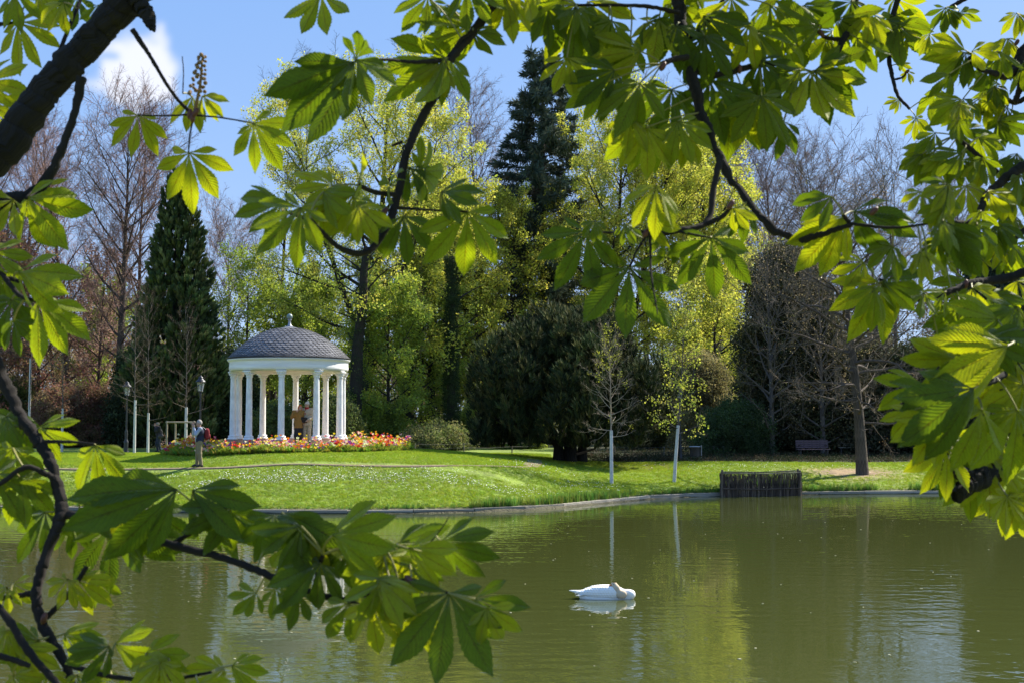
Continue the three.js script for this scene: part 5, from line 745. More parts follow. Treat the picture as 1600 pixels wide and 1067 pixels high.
const PHI = { 7: [[0, 1], [0.68, 0.94], [-0.68, 0.94], [1.34, 0.74], [-1.34, 0.74], [2.1, 0.44], [-2.1, 0.44]], 6: [[0.3, 1], [-0.33, 0.98], [0.95, 0.88], [-0.98, 0.85], [1.7, 0.56], [-1.75, 0.56]], 5: [[0, 1], [0.72, 0.92], [-0.72, 0.92], [1.5, 0.62], [-1.5, 0.62]] };
class Chestnut {
  constructor(label, trunkAt, seed) { this.T = thing('chestnut_tree', label, 'tree', V(0, 0, 0)); this.r = RNG(seed); this.axes = []; this.base = trunkAt; this.nLeaf = 0; }
  // points [px, py, width in px]; the depths run from d0 to d1
  branch(list, d0, d1, name = 'branch', mat = twigM, start = null) {
    const n = list.length, raw = list.map(([px, py], k) => at(px, py, lerp(d0, d1, k / (n - 1)))), w = list.map(([, , q], k) => q * lerp(d0, d1, k / (n - 1)) / 4500);
    if (start) { raw.unshift(...start.map(([p]) => p)); w.unshift(...start.map(([, q]) => q)); }
    const curve = new THREE.CatmullRomCurve3(raw, false, 'centripetal'), m = Math.max(16, raw.length * (w[0] > 0.02 ? 16 : 9)), pts = curve.getPoints(m), rad = pts.map((_, k) => { const f = k / m * (raw.length - 1), i = Math.min(raw.length - 2, Math.floor(f)); return lerp(w[i], w[i + 1], f - i) * (1 + 0.16 * (vnoise(k * 0.7, seedOf(list), 3) - 0.4) + (k % 9 === 4 && w[0] < 0.02 ? 0.14 : 0)); });
    pts.forEach((p, k) => { if (k && k < m) p.add(V((this.r() - 0.5), (this.r() - 0.5), (this.r() - 0.5)).multiplyScalar(rad[k] * 0.3)); });
    const g = new Geo(), thick = Math.max(...rad) > 0.02; g.tube(pts, rad, thick ? 24 : 10);
    if (thick) for (let k = 0; k < g.p.length; k += 3) { const x = g.p[k], y = g.p[k + 1], z = g.p[k + 2]; const f = (fbm((x + z) * 26 + 50, y * 26 + 50, 5, 3) - 0.5) * 0.012 + (fbm(x * 9 + 70, (y + z) * 9 + 70, 6, 2) - 0.5) * 0.02; g.p[k] += f * 0.7; g.p[k + 1] += f; g.p[k + 2] += f * 0.6; }
    const me = part(name, g.build(), mat, this.T); this.axes.push(...pts.map((p, k) => [p, rad[k]])); return pts;
  }
  near(px, py) { let best = null, bd = 1e9; const q = V(0, 0, 0); for (const [p, rad] of this.axes) { q.copy(p); q.y -= EYE; const z = -q.dot(TOCAM); if (z < 0.3) continue; const x = 800 + 2000 * q.dot(RIGHT) / z, y = 533.5 - 2000 * q.dot(UP) / z, d = Math.hypot(x - px, y - py); if (d < bd) { bd = d; best = p; } } return [best, bd]; }
  // a palmate leaf sighted at (px, py): ang = way its middle leaflet points (degrees, clockwise from the right), len in px, tilt away from facing
  leaf(px, py, ang, len, tilt = 20, n = 7, o = {}) {
    const r = this.r, [b, far] = this.near(px, py), d = o.d ?? -b.z + (r() - 0.5) * 0.16, P = at(px, py, d), size = len * d / 2000 * 1.04, a = ang * Math.PI / 180, t = tilt * Math.PI / 180;
    const m0 = RIGHT.clone().multiplyScalar(Math.cos(a)).addScaledVector(UP, -Math.sin(a)), m = m0.clone().multiplyScalar(Math.cos(t)).addScaledVector(TOCAM, Math.sin(t)), nn = TOCAM.clone().multiplyScalar(Math.cos(t)).addScaledVector(m0, -Math.sin(t)); let up = nn; if (up.y < 0 || (Math.abs(tilt) < 12 && r() < 0.5)) up = nn.clone().negate();
    up.applyAxisAngle(m, (r() - 0.5) * 0.4 + (o.roll ?? 0)).normalize(); const z = V(0, 0, 0).crossVectors(m, up), L = new THREE.Group(); L.name = 'leaf'; L.position.copy(P); L.quaternion.setFromRotationMatrix(new THREE.Matrix4().makeBasis(m, up, z)); this.T.add(L);
    const mat = leafMats[o.mat ?? (r() * 4) | 0], flat = Math.abs(tilt) <= 15, droop = (o.droop ?? 0.12) * (flat ? 0.4 : 1);
    for (const [phi, l] of PHI[n]) { const q = part('leaflet', leaflets[flat ? [0, 5, 0, 5, 3][(r() * 5) | 0] : (r() * leaflets.length) | 0], mat, L), s = size * l * range(r, 0.93, 1.07); q.rotation.order = 'YZX'; q.rotation.set((r() - 0.5) * 0.5, phi * (o.spread ?? 0.86) + (r() - 0.5) * 0.14, -droop - 0.16 * r() - Math.abs(phi) * 0.05); q.scale.set(s, s, s * (o.wide ?? 0.93) * range(r, 0.92, 1.08)); }
    const end = L.quaternion.clone().invert(), e = b.clone().sub(P).applyQuaternion(end), gg = new Geo(); const mid = e.clone().multiplyScalar(0.5).add(V(0, 0.15 * e.length(), 0)); gg.tube(new THREE.QuadraticBezierCurve3(V(0, 0, 0), mid, e).getPoints(8), Array(9).fill(0.0019), 5); part('leaf_stalk', gg.build(), o.stalk ?? stalkM, L); this.nLeaf++; return L;
  }
  // leaves fanning out round a shoot tip
  tuft(px, py, len, n, o = {}) { const r = this.r, a0 = o.a0 ?? 0, a1 = o.a1 ?? 360; for (let k = 0; k < n; k++) { const a = lerp(a0, a1, (k + 0.2 + 0.6 * r()) / n), q = a * Math.PI / 180, s = len * range(r, 0.5, 1.3) * (o.stalk ?? 0.8); this.leaf(px + Math.cos(q) * s, py + Math.sin(q) * s * 0.75, o.down ? lerp(a, 90, o.down) : a, len * range(r, 0.75, 1.2), range(r, -65, 60), [5, 7, 7, 6][(r() * 4) | 0], { droop: range(r, 0.1, 0.5), ...o }); } }
  bud(px, py, d) { const g = new THREE.SphereGeometry(0.0062, 8, 8); g.scale(1, 1.9, 1); const m = part('bud', g, budM, this.T); const [b] = this.near(px, py); m.position.copy(at(px, py, d ?? -b.z - 0.01)); m.rotation.z = (this.r() - 0.5) * 2; }
}
function seedOf(list) { return Math.round(list[0][0] * 3 + list[0][1]) % 97; }

// the tree on the left: limb across the upper corner, sprays hanging from the top, sprays low at the left
{
  const foot = onGround(-2.35, -2.5, -0.2), K = new Chestnut('horse chestnut whose thick black limb crosses the upper corner at the left', foot, 501);
  { const g = new Geo(); g.tube([foot, foot.clone().add(V(0.02, 0.5, 0)), foot.clone().add(V(0.06, 1.2, 0)), foot.clone().add(V(0.05, 2.4, -0.05)), foot.clone().add(V(-0.1, 4, -0.1)), foot.clone().add(V(-0.15, 6, 0))], [0.36, 0.27, 0.24, 0.21, 0.17, 0.1], 24); part('trunk', g.build(), limbM, K.T); }
  const high = (y, x = 0.05) => foot.clone().add(V(x, y, -0.05));
  K.branch([[-120, 330, 74], [0, 238, 64], [62, 152, 56], [130, 75, 52], [186, 14, 58], [245, -50, 52], [420, -190, 48], [640, -330, 52], [900, -420, 42], [1250, -520, 30]], 2.72, 2.75, 'limb', limbM, [[high(1.2), 0.12], [high(1.55, 0.3), 0.08]]);
  K.branch([[214, -14, 34], [232, 22, 26], [240, 42, 12]], 2.7, 2.68, 'limb', limbM);
  K.branch([[206, 46, 10], [235, 90, 7], [262, 135, 6], [279, 158, 6], [302, 180, 7]], 2.7, 2.75);
  K.branch([[302, 180, 3.5], [345, 184, 3], [392, 192, 2.5]], 2.75, 2.7); K.branch([[302, 182, 3.5], [296, 212, 3], [294, 238, 2.5]], 2.75, 2.78); K.branch([[302, 179, 3.5], [255, 181, 3], [216, 180, 2.5]], 2.75, 2.8);
  K.branch([[128, 120, 18], [116, 175, 14], [98, 228, 14], [70, 282, 20], [30, 310, 26], [-30, 322, 30], [-120, 335, 34]], 2.7, 2.66, 'branch', limbM);
  K.branch([[70, 285, 8], [40, 310, 6]], 2.68, 2.6); K.branch([[-5, 320, 14], [-20, 370, 12], [0, 425, 10], [28, 440, 7]], 2.66, 2.5); K.branch([[0, 425, 9], [30, 462, 8], [56, 470, 6]], 2.52, 2.45);
  K.branch([[-60, 60, 10], [-10, 40, 8], [28, 35, 6]], 2.9, 2.9, 'branch', twigM); K.branch([[-40, 110, 7], [-10, 135, 5]], 2.8, 2.8); K.branch([[60, 152, 8], [100, 60, 7], [130, -12, 6]], 2.74, 2.9); K.branch([[284, 88, 1.6], [286, 110, 1.8], [285, 146, 2.2]], 2.75, 2.75);
  // flower spike
  { const a = at(303, 178, 2.75), b = at(316, 86, 2.72), g = new Geo(); g.tube([a, a.clone().lerp(b, 0.5).add(V(0.004, 0, 0)), b], [0.004, 0.003, 0.0018], 6); const s = part('flower_spike', g.build(), flowerM, K.T); const r = RNG(9); for (let k = 0; k < 42; k++) { const t = 0.28 + 0.72 * k / 42, c = a.clone().lerp(b, t), an = k * 2.4, R = 0.020 * (1.12 - t * 0.8); const m = part('flower_bud', new THREE.SphereGeometry(0.0042 * range(r, 0.7, 1.2), 7, 6), flowerM, s); m.position.copy(c).add(V(Math.cos(an) * R, 0.004, Math.sin(an) * R)); } }
  K.bud(300, 184); K.bud(305, 176); K.bud(296, 178);
  // leaves of the upper left
  const A = [[28, 35, 65, 84, 15, 7], [22, -12, 75, 62, 20, 7], [120, -4, 95, 52, -20, 7], [152, 8, 80, 48, -25, 7], [98, 4, 120, 55, 30, 5], [60, -18, 60, 60, 40, 7], [168, 6, 60, 42, 20, 5], [-22, 128, 12, 78, 30, 5], [-22, 158, 32, 74, 25, 5], [215, 180, 100, 72, 12, 7], [300, 152, 90, 58, 52, 7], [316, 150, 40, 48, 45, 5], [295, 239, 92, 94, 4, 7], [395, 193, 62, 82, 15, 7], [42, 308, 52, 105, 18, 7], [20, 312, 120, 72, 10, 5], [60, 292, 10, 48, 40, 5], [28, 425, 15, 104, 50, 5], [0, 428, 60, 70, -40, 5], [58, 470, 55, 105, 42, 7], [18, 468, 100, 80, 25, 7], [-15, 395, 30, 70, 25, 7], [20, 500, 80, 60, 20, 5]];
  for (const [px, py, a, l, t, n] of A) K.leaf(px, py, a, l, t, n, { droop: Math.abs(t) > 35 ? 0.4 : 0.12 });
  K.leaf(502, -10, 92, 84, 10, 6, { mat: 1, d: 2.7 });
  // hanging branch at the middle
  K.branch([[840, -230, 24], [800, -60, 20], [775, 0, 17], [740, 48, 16], [702, 95, 16], [688, 135, 15], [655, 192, 15], [628, 255, 15], [619, 312, 15], [602, 358, 13], [576, 389, 12], [540, 386, 10], [504, 362, 9], [484, 344, 7]], 2.72, 2.3, 'branch', twigM, [[at(900, -420, 2.75), 0.022]]);
  K.branch([[690, 95, 9], [650, 97, 7], [600, 93, 5], [555, 95, 4]], 2.55, 2.4); K.branch([[700, 92, 7], [722, 60, 6], [738, 48, 5]], 2.6, 2.6); K.branch([[622, 325, 6], [670, 328, 4], [730, 331, 4]], 2.4, 2.3); K.branch([[618, 305, 10], [585, 300, 9], [560, 290, 7]], 2.42, 2.35); K.branch([[600, 345, 10], [578, 345, 8], [566, 338, 6]], 2.36, 2.3); K.branch([[628, 222, 6], [612, 228, 5]], 2.45, 2.45); K.branch([[484, 344, 6], [440, 330, 4]], 2.3, 2.25);
  const Bv = [[553, 97, 138, 156, -15, 5, { d: 2.3, droop: 0.1, wide: 0.95, spread: 0.5, mat: 2 }], [556, 94, 70, 92, 50, 5, { d: 2.3 }], [556, 92, -25, 76, 30, 5, { d: 2.35 }], [694, 90, 140, 118, -28, 7, { droop: 0.25 }], [700, 90, 95, 80, 30, 5], [690, 98, 120, 62, 20, 7, { mat: 3 }], [740, 50, 25, 52, 40, 7], [735, 42, 160, 92, 48, 7], [700, 8, 110, 70, 20, 7], [668, -5, 125, 66, 25, 5], [790, -6, 80, 72, 20, 7], [730, -20, 60, 80, 30, 7], [815, -20, 100, 80, -25, 7],
    [730, 331, 94, 106, 6, 7, { droop: 0.06 }], [630, 338, 86, 76, 20, 5], [655, 268, 2, 78, 35, 7], [640, 262, 60, 62, 35, 5], [520, 290, 176, 70, 48, 7, { mat: 3 }], [560, 280, -6, 72, 50, 5, { mat: 3 }], [440, 318, 172, 78, 45, 7], [470, 325, 130, 100, 15, 7], [500, 322, 108, 70, 30, 7], [552, 305, 150, 90, 45, 7], [585, 318, 120, 72, 28, 7], [598, 358, 100, 44, 20, 5], [560, 322, 60, 66, 35, 5], [690, 300, 20, 72, 55, 5], [610, 290, -160, 66, 55, 5], [505, 300, 40, 70, 60, 5]];
  for (const [px, py, a, l, t, n, o] of Bv) K.leaf(px, py, a, l, t, n, o ?? { droop: Math.abs(t) > 35 ? 0.35 : 0.12 });
  K.bud(600, 332); K.bud(693, 100); K.bud(570, 338);
  // low sprays at the left
  K.branch([[-80, 500, 26], [-10, 560, 22], [24, 640, 20], [54, 686, 19], [80, 742, 19], [95, 800, 22], [74, 858, 18], [58, 925, 18], [74, 985, 16], [104, 1040, 15], [120, 1110, 14]], 2.6, 2.3, 'branch', twigM, [[high(1.5, 0.1), 0.05], [at(-200, 470, 2.6), 0.028]]);
  K.branch([[95, 802, 15], [170, 816, 14], [230, 838, 14], [270, 852, 14], [335, 868, 13], [395, 888, 13], [450, 912, 12], [510, 932, 12], [558, 938, 11], [578, 925, 9]], 2.45, 2.05); K.branch([[270, 850, 9], [305, 826, 8], [318, 806, 6]], 2.35, 2.3); K.branch([[490, 920, 9], [500, 880, 8], [505, 866, 6]], 2.15, 2.1); K.branch([[570, 930, 6], [640, 905, 5], [700, 926, 4]], 2.05, 2.0); K.branch([[660, 862, 3], [690, 825, 2], [702, 806, 1.5]], 2.1, 2.1);
  K.branch([[82, 745, 10], [40, 730, 9], [0, 755, 8], [-40, 775, 8]], 2.45, 2.4); K.branch([[72, 965, 10], [105, 930, 9], [135, 885, 8]], 2.4, 2.4); K.branch([[55, 925, 10], [20, 932, 9], [-30, 938, 9]], 2.4, 2.4); K.branch([[-30, 920, 14], [10, 965, 13], [45, 1020, 13], [85, 1065, 12], [110, 1100, 12]], 2.3, 2.2); K.branch([[-30, 1020, 12], [10, 1028, 11], [45, 1040, 9]], 2.2, 2.2); K.branch([[105, 1040, 9], [180, 1058, 8], [258, 1062, 7], [330, 1050, 5]], 2.3, 2.2); K.branch([[60, 690, 7], [110, 690, 5], [148, 694, 4]], 2.5, 2.45);
  const H = [[148, 695, 84, 84, 18, 5, { mat: 1, droop: 0.2, spread: 0.86 }], [40, 662, 150, 82, 40, 7], [60, 668, 20, 72, 45, 5], [10, 650, 60, 66, 30, 7], [20, 700, 100, 80, 20, 7], [70, 800, 120, 82, 20, 5], [30, 745, 85, 84, 25, 7], [-10, 742, 60, 90, 10, 7],
    [275, 765, 165, 168, 52, 5, { droop: 0.25, spread: 0.6, mat: 2 }], [300, 766, 38, 118, 46, 5, { droop: 0.3, spread: 0.7, mat: 2 }], [215, 775, 130, 92, 35, 7], [172, 824, 82, 98, 10, 5, { droop: 0.08, mat: 2 }], [188, 826, 26, 106, 18, 5, { spread: 0.4, mat: 2 }], [110, 815, 90, 60, 20, 5],
    [428, 805, 105, 80, 18, 5, { mat: 2 }], [440, 800, 40, 122, 40, 5, { droop: 0.35, spread: 0.5, mat: 2 }], [520, 836, 12, 112, 58, 7], [560, 850, 60, 82, 35, 7], [500, 880, 130, 90, 32, 7], [600, 870, 80, 92, 22, 7], [605, 862, 150, 84, 42, 5], [640, 856, 30, 84, 45, 5], [690, 846, 22, 92, 52, 5],
    [330, 800, 25, 98, 45, 5, { mat: 2, spread: 0.7 }], [360, 792, 155, 84, 45, 5, { mat: 2 }], [230, 792, 70, 92, 25, 5, { mat: 2 }], [470, 822, 150, 86, 40, 5, { mat: 2 }], [482, 826, 62, 84, 30, 5], [545, 852, 165, 82, 45, 5, { mat: 2 }], [640, 882, 112, 84, 25, 5], [742, 935, 42, 92, 30, 5, { mat: 2 }], [520, 862, 24, 92, 45, 5, { mat: 2 }], [605, 905, 122, 86, 30, 5], [450, 852, 100, 64, 25, 5], [620, 850, 14, 96, 52, 5, { mat: 2 }], [130, 770, 20, 100, 50, 5, { mat: 2 }], [360, 800, 95, 70, 20, 5],
    [702, 926, 94, 142, 6, 7, { droop: 0.05, d: 2.0, mat: 2 }], [580, 940, 88, 78, 20, 7, { mat: 3 }], [660, 950, 105, 80, 40, 7, { mat: 3 }], [467, 926, 100, 58, 15, 5], [430, 918, 62, 56, 15, 5], [400, 926, 140, 54, 25, 5], [545, 942, 120, 70, 28, 5], [760, 950, 70, 70, 20, 5, { mat: 3 }], [590, 905, 60, 88, 48, 7],
    [20, 912, 40, 44, 30, 5, { mat: 3 }], [10, 918, 120, 50, 20, 5], [118, 905, 30, 66, 30, 7, { mat: 3 }], [105, 905, 110, 52, 20, 7, { mat: 3 }], [150, 905, 60, 52, 30, 5], [100, 990, 30, 70, 48, 7, { mat: 1 }], [60, 1000, 150, 72, 40, 7], [180, 1005, 12, 76, 55, 7], [170, 1010, 150, 72, 50, 7], [228, 1020, 28, 76, 40, 7, { mat: 1 }], [250, 1035, 110, 72, 35, 7, { mat: 3 }], [262, 1028, 150, 80, 45, 5], [362, 1040, 40, 70, 48, 7], [350, 1046, 150, 72, 50, 7, { mat: 3 }], [120, 1055, 60, 84, 30, 7, { mat: 1 }], [30, 1010, 60, 72, 40, 7, { mat: 3 }], [20, 1055, 70, 70, 30, 7, { mat: 3 }], [75, 1050, 100, 72, 35, 7], [10, 985, 120, 66, 40, 7], [200, 1060, 80, 70, 30, 7, { mat: 3 }], [310, 1068, 60, 66, 30, 7, { mat: 3 }]];
  for (const [px, py, a, l, t, n, o] of H) K.leaf(px, py, a, l, t, n, { droop: Math.abs(t) > 35 ? 0.35 : 0.14, ...(o ?? {}) });
  K.bud(318, 806); K.bud(68, 966); K.bud(258, 1055); K.bud(640, 908);
  globalThis.leftChestnut = K;
}
// the tree on the right: the sprays along the top and the right side
{
  const foot = onGround(3.1, -3.4, -0.2), K = new Chestnut('horse chestnut reaching in from the right with long hanging sprays', foot, 502);
  { const g = new Geo(); g.tube([foot, foot.clone().add(V(-0.02, 0.5, 0)), foot.clone().add(V(-0.04, 1.4, 0)), foot.clone().add(V(0.02, 2.8, -0.05)), foot.clone().add(V(0.1, 4.5, -0.1)), foot.clone().add(V(0.15, 6.5, 0))], [0.4, 0.3, 0.26, 0.22, 0.17, 0.1], 24); part('trunk', g.build(), limbM, K.T); }
  const hi = (y, x = 0) => foot.clone().add(V(x, y, -0.05));
  K.branch([[2050, -120, 90], [1800, -260, 74], [1500, -330, 60], [1250, -300, 48], [1100, -190, 36], [1050, -80, 28], [1060, 0, 24], [1068, 60, 21], [1080, 120, 21], [1100, 182, 19], [1128, 250, 17], [1160, 300, 15], [1195, 340, 14], [1245, 370, 13], [1290, 362, 11], [1330, 352, 8]], 3.2, 2.6, 'branch', twigM, [[hi(3.6), 0.11]]);
  K.branch([[1126, 245, 12], [1116, 290, 11], [1104, 348, 11], [1060, 360, 10], [1020, 366, 12], [1004, 364, 9]], 2.75, 2.55); K.branch([[1106, 350, 9], [1130, 338, 8], [1142, 324, 7]], 2.62, 2.6); K.branch([[1012, 362, 4], [970, 364, 4], [915, 362, 3]], 2.55, 2.5); K.branch([[1016, 370, 5], [1018, 430, 4], [1028, 492, 2]], 2.55, 2.45); K.branch([[1060, 362, 5], [1090, 368, 4], [1110, 371, 3]], 2.6, 2.5); K.branch([[1012, 366, 4], [995, 392, 4], [984, 418, 3]], 2.55, 2.5); K.branch([[1018, 355, 5], [1022, 320, 4], [1026, 290, 3]], 2.55, 2.5);
  K.branch([[1075, 90, 11], [1055, 92, 10], [1035, 100, 9]], 2.85, 2.8); K.branch([[1084, 108, 12], [1110, 118, 11], [1150, 110, 12], [1210, 100, 8], [1250, 108, 5]], 2.9, 3.0); K.branch([[1062, 20, 8], [1010, 10, 7], [902, 8, 5]], 2.9, 2.85); K.branch([[1080, 60, 9], [1110, 30, 8], [1130, 0, 7]], 2.9, 3.0);
  K.branch([[1480, -220, 22], [1380, -110, 18], [1337, 0, 13], [1330, 40, 12], [1312, 74, 11], [1300, 106, 9]], 3.2, 3.05); K.branch([[1318, 62, 8], [1290, 58, 7], [1278, 48, 6]], 3.1, 3.1); K.branch([[1268, 112, 5], [1255, 108, 4]], 3.0, 3.0);
  K.branch([[1470, -120, 14], [1400, 10, 10], [1390, 85, 8], [1395, 120, 7], [1404, 150, 6], [1422, 170, 5]], 4.8, 4.6); K.branch([[1400, 124, 4], [1412, 120, 4], [1418, 112, 3]], 4.7, 4.7); K.branch([[1560, -50, 12], [1520, -10, 9], [1486, 12, 7]], 4.3, 4.3);
  K.branch([[1900, -40, 40], [1720, 10, 26], [1600, 78, 16], [1592, 105, 14], [1560, 118, 12], [1538, 108, 10], [1520, 85, 6]], 3.8, 3.5, 'branch', twigM, [[hi(3.1), 0.07]]); K.branch([[1598, 90, 13], [1594, 140, 11], [1586, 160, 9]], 3.7, 3.7); K.branch([[1650, 120, 12], [1585, 160, 9], [1560, 140, 7]], 3.8, 3.8);
  K.branch([[1900, 180, 46], [1700, 230, 28], [1600, 262, 18], [1560, 290, 15], [1540, 310, 13], [1526, 345, 10], [1490, 352, 9]], 3.5, 3.2, 'branch', twigM, [[hi(2.6), 0.08]]); K.branch([[1492, 212, 8], [1520, 235, 8], [1560, 270, 9]], 3.4, 3.35); K.branch([[1660, 320, 14], [1600, 362, 11], [1570, 388, 10], [1560, 400, 8], [1536, 396, 6]], 3.5, 3.4); K.branch([[1620, 420, 16], [1560, 436, 13], [1524, 442, 12], [1480, 456, 11], [1440, 466, 11], [1410, 460, 10], [1380, 452, 9], [1372, 442, 6]], 3.2, 2.9, 'branch', twigM, [[at(1900, 330, 3.5), 0.03]]); K.branch([[1330, 352, 8], [1318, 336, 6]], 2.62, 2.6); K.branch([[1330, 350, 6], [1400, 356, 5], [1472, 346, 4]], 2.6, 2.5);
  K.branch([[1900, 560, 56], [1720, 640, 44], [1600, 706, 38], [1560, 734, 34], [1530, 752, 34], [1506, 764, 30], [1496, 776, 24]], 2.9, 2.72, 'branch', limbM, [[hi(2.1), 0.1]]); K.branch([[1540, 748, 26], [1500, 738, 22], [1474, 730, 19]], 2.78, 2.72, 'branch', limbM); K.branch([[1640, 560, 16], [1580, 580, 11], [1530, 604, 8], [1500, 620, 6]], 2.7, 2.35, 'branch', twigM, [[at(1850, 520, 3.0), 0.03]]); K.branch([[1660, 480, 14], [1600, 520, 10], [1540, 540, 7]], 2.7, 2.4);
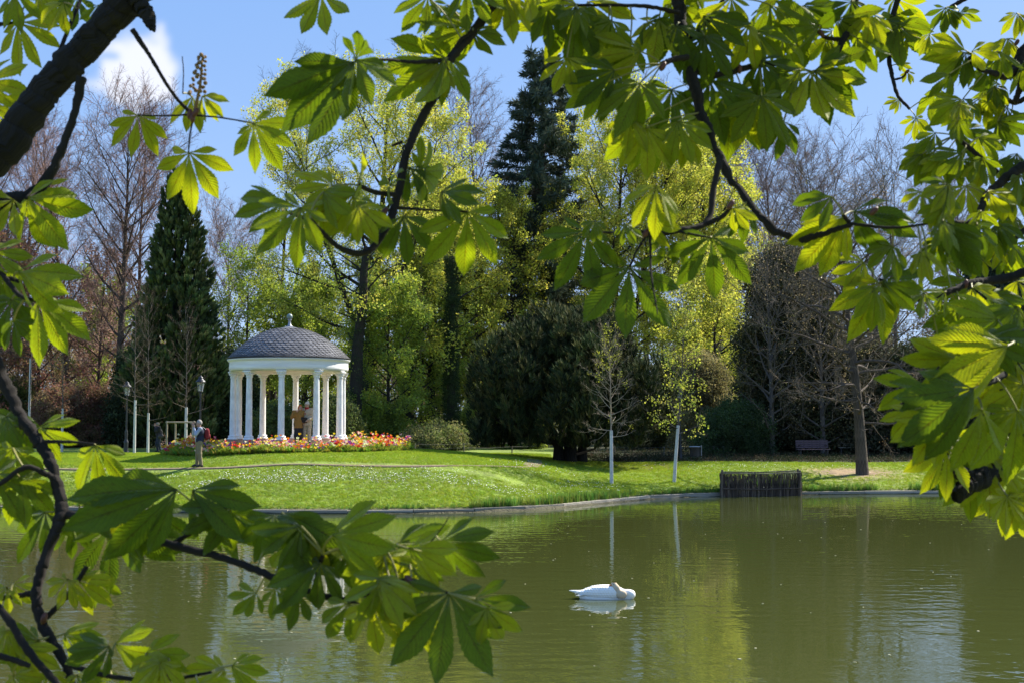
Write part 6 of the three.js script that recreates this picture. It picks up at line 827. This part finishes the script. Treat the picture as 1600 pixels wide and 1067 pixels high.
  const L = [
    [902, 8, 122, 108, 12, 7, { mat: 3 }], [898, 12, 78, 100, 18, 6], [880, 0, 160, 82, 20, 5], [886, 90, 96, 66, 14, 6, { mat: 3 }], [960, 110, 140, 90, 30, 7], [985, 60, 120, 80, 28, 7], [950, 55, 100, 90, 22, 7], [1000, 130, 115, 96, 22, 7], [985, 185, 100, 62, 20, 5, { mat: 3 }], [1012, 188, 122, 96, 20, 6, { mat: 1 }], [1010, 200, 92, 84, 15, 5, { mat: 3 }], [1050, 140, 110, 90, 25, 7], [1030, 30, 100, 80, 35, 7], [1110, 125, 80, 100, 15, 7], [1140, 150, 95, 100, 12, 7], [1160, 140, 60, 96, 20, 7], [1100, 25, 40, 82, 38, 7], [1120, 15, 100, 62, 20, 5, { mat: 3 }], [1170, 40, 110, 72, 25, 7], [1190, 95, 70, 84, 20, 7], [1180, 50, 40, 66, 30, 5], [1060, 190, 70, 78, 30, 7], [1000, 80, 170, 84, 48, 5], [1190, 150, 85, 92, 10, 7], [1130, 85, 120, 70, 35, 7], [1225, 60, 60, 66, 40, 5], [1075, 205, 105, 60, 20, 5, { mat: 3 }], [945, 130, 150, 70, 40, 5],
    [1268, 112, 86, 102, 8, 7, { droop: 0.08 }], [1274, 110, 42, 96, 22, 5], [1250, 110, 140, 72, 35, 5], [1280, 112, 12, 88, 42, 5], [1225, 190, 95, 60, 20, 5], [1215, 20, 60, 62, 20, 5, { mat: 3 }], [1280, 40, 170, 82, 50, 7], [1310, 30, 20, 82, 40, 7], [1260, 50, 120, 66, 40, 7], [1290, 62, 60, 62, 40, 5], [1385, 32, 96, 56, 15, 7], [1388, 30, 60, 48, 25, 5], [1360, 20, 100, 60, 30, 7], [1340, 60, 60, 62, 38, 5], [1432, 184, 92, 44, 8, 7, { mat: 3, d: 4.6 }], [1405, 155, 130, 28, 30, 5, { mat: 3, d: 4.7 }], [1418, 112, 80, 22, 30, 5, { mat: 3, d: 4.7 }], [1405, 100, 20, 22, 40, 5, { d: 4.7 }], [1420, 50, 100, 36, 20, 7, { mat: 3, d: 4.7 }], [1440, 60, 70, 32, 30, 7, { d: 4.7 }], [1405, 60, 120, 36, 30, 5, { d: 4.7 }], [1478, 12, 98, 54, 10, 7, { d: 4.2 }], [1484, 14, 60, 46, 20, 5, { d: 4.2 }], [1500, 20, 30, 44, 30, 5, { d: 4.2 }],
    [1505, 82, 140, 88, 35, 7], [1510, 84, 100, 66, 25, 7], [1520, 80, 20, 62, 40, 5, { mat: 3 }], [1560, 80, 60, 60, 38, 5], [1508, 78, 172, 76, 48, 5], [1502, 155, 140, 72, 20, 7], [1506, 154, 80, 52, 20, 5], [1470, 140, 110, 56, 25, 5], [1540, 140, 40, 56, 40, 7], [1575, 60, 100, 48, 30, 7, { mat: 3 }], [1590, 20, 100, 52, 30, 7, { mat: 3 }], [1560, 130, 160, 62, 50, 7], [1458, 238, 120, 72, 18, 7], [1462, 236, 80, 62, 20, 5], [1455, 230, 165, 60, 40, 5], [1500, 205, 25, 72, 40, 7], [1530, 215, 60, 66, 40, 7], [1560, 190, 20, 72, 50, 7], [1580, 180, 100, 62, 40, 7], [1500, 250, 60, 62, 38, 7], [1540, 250, 110, 66, 35, 7], [1480, 285, 120, 66, 30, 7], [1510, 290, 80, 72, 30, 7], [1545, 300, 50, 66, 40, 7], [1580, 300, 80, 62, 40, 7], [1590, 240, 100, 66, 40, 7], [1440, 300, 120, 46, 30, 5], [1465, 320, 80, 56, 30, 7],
    [1320, 338, 128, 116, 18, 5, { droop: 0.15, spread: 0.6 }], [1335, 330, 25, 104, 52, 5, { droop: 0.4, spread: 0.8 }], [1300, 308, 150, 66, 45, 5], [1474, 346, 82, 66, 48, 5, { mat: 0, droop: 0.5 }], [1476, 346, 54, 136, 22, 5, { d: 2.5, droop: 0.2, spread: 0.4 }], [1026, 290, 92, 84, 50, 7, { droop: 0.3 }], [915, 362, 116, 98, 12, 7, { droop: 0.06 }], [984, 418, 93, 120, 4, 7, { droop: 0.03, mat: 2, spread: 0.9 }], [1111, 371, 84, 98, 6, 7, { droop: 0.03, mat: 2, spread: 0.92 }], [1040, 372, 100, 44, 20, 5], [1066, 375, 80, 46, 20, 5], [975, 350, 60, 40, 30, 5], [1145, 325, 60, 46, 30, 5], [1160, 320, 80, 60, 20, 5], [930, 345, 100, 38, 20, 5], [1010, 345, 20, 60, 60, 5],
    [1376, 442, 122, 104, 30, 7], [1366, 450, 90, 66, 30, 7, { mat: 1 }], [1380, 440, 20, 70, 50, 7], [1400, 430, 70, 60, 40, 5], [1350, 410, 130, 60, 30, 7, { mat: 3 }], [1395, 385, 110, 60, 35, 7], [1440, 395, 60, 62, 40, 7, { mat: 3 }], [1478, 405, 96, 40, 10, 7, { mat: 3 }], [1448, 400, 110, 46, 20, 5], [1512, 440, 150, 62, 38, 7], [1520, 450, 60, 56, 38, 7, { mat: 3 }], [1490, 375, 60, 66, 45, 7], [1530, 400, 100, 50, 25, 7, { mat: 3 }], [1560, 385, 100, 44, 20, 5, { mat: 3 }], [1580, 395, 40, 62, 40, 7], [1560, 350, 60, 66, 45, 7], [1590, 340, 120, 66, 35, 7],
    [1575, 540, 158, 140, 45, 5, { d: 2.3, mat: 3, spread: 0.7 }], [1522, 606, 152, 140, 30, 5, { d: 2.25, droop: 0.2, spread: 0.7, mat: 2 }], [1535, 640, 118, 112, 24, 7, { d: 2.3 }], [1480, 618, 170, 96, 50, 5, { d: 2.4, mat: 2 }], [1440, 600, 160, 80, 45, 5, { d: 2.5 }], [1585, 560, 100, 132, 22, 7, { mat: 3 }], [1590, 640, 95, 120, 20, 7], [1560, 500, 160, 96, 48, 7, { mat: 1 }], [1540, 530, 30, 82, 50, 7], [1590, 480, 130, 96, 42, 7], [1500, 560, 165, 96, 48, 5, { mat: 3 }], [1478, 700, 100, 86, 15, 6], [1490, 690, 70, 96, 25, 7], [1540, 700, 82, 104, 18, 7, { mat: 3 }], [1580, 740, 100, 92, 12, 7, { mat: 3 }], [1595, 770, 75, 84, 20, 7, { mat: 3 }], [1570, 680, 120, 100, 25, 7], [1470, 650, 120, 92, 25, 7], [1430, 640, 130, 62, 25, 5, { mat: 3 }], [1550, 460, 40, 62, 50, 7], [1590, 440, 70, 72, 40, 7], [1500, 500, 150, 62, 40, 5], [1600, 600, 120, 100, 20, 7, { mat: 3 }], [1515, 745, 95, 66, 20, 5], [1575, 775, 100, 60, 10, 7, { mat: 3 }],
  ];
  for (const [px, py, a, l, t, n, o] of L) K.leaf(px, py, a, l * (px > 1430 && py < 430 ? 0.82 : 1), t, n, { droop: Math.abs(t) > 35 ? 0.35 : 0.13, ...(o ?? {}) });
  const rr = RNG(88); for (let k = 0; k < 46; k++) K.leaf(range(rr, 1440, 1605), range(rr, 50, 560), range(rr, 60, 150), range(rr, 34, 60), range(rr, -55, 60), [5, 7, 7][(rr() * 3) | 0], { droop: range(rr, 0.1, 0.4) });
  for (let k = 0; k < 20; k++) K.leaf(range(rr, 830, 1420), range(rr, -25, 60), range(rr, 50, 140), range(rr, 50, 88), range(rr, -45, 50), 7, { droop: range(rr, 0.1, 0.4) });
  for (const [px, py] of [[1008, 366], [1036, 104], [1016, 352], [1156, 108], [1284, 52], [1142, 320], [1418, 112], [1590, 66], [1366, 330], [1510, 444]]) K.bud(px, py);
  globalThis.rightChestnut = K;
}
// the canopy over the viewer: unseen leaves added above the view to shade the sprays, too many to count
{
  const r = RNG(601), gs = leaflets.slice(0, 3).map((g, v) => mergeGeometries(PHI[7].map(([phi, l], k) => leaflets[(k + v) % 6].clone().scale(l, l, l * 1.1).rotateZ(-0.3).rotateY(phi)))), lists = [[], [], []];
  const twigs = new Geo();
  for (let k = 0; k < 64; k++) {
    const d = range(r, 1.6, 5.2), c = V(range(r, -1.2, 1.9) * d * 0.36 + 0.7, EYE + 0.36 * d + 0.25 + r() * 1.6, -d), from = c.clone().add(V(range(r, -0.2, 0.6), range(r, 0.2, 0.5), range(r, -0.3, 0.3)));
    twigs.tube([from, from.clone().lerp(c, 0.5).add(V(0, 0.05, 0)), c], [0.012, 0.009, 0.006], 6);
    for (let q = 0; q < 9; q++) { const p = c.clone().add(V(r() - 0.5, (r() - 0.5) * 0.6, r() - 0.5).multiplyScalar(0.55)); if (p.y < EYE + 0.345 * -p.z + 0.12) continue; const qn = new THREE.Quaternion().setFromEuler(new THREE.Euler((r() - 0.5) * 1.1, r() * 6.283, (r() - 0.5) * 1.1)); lists[(r() * 3) | 0].push([mat4(p, qn, range(r, 0.12, 0.19))]); }
  }
  const K = globalThis.rightChestnut.T; part('added_canopy_twigs', twigs.build(), twigM, K, 'stuff'); lists.forEach((l, k) => scatter('added_canopy_leaves', gs[k], leafMats[k], l, K));
}
shade(scene);
renderer.render(scene, camera);
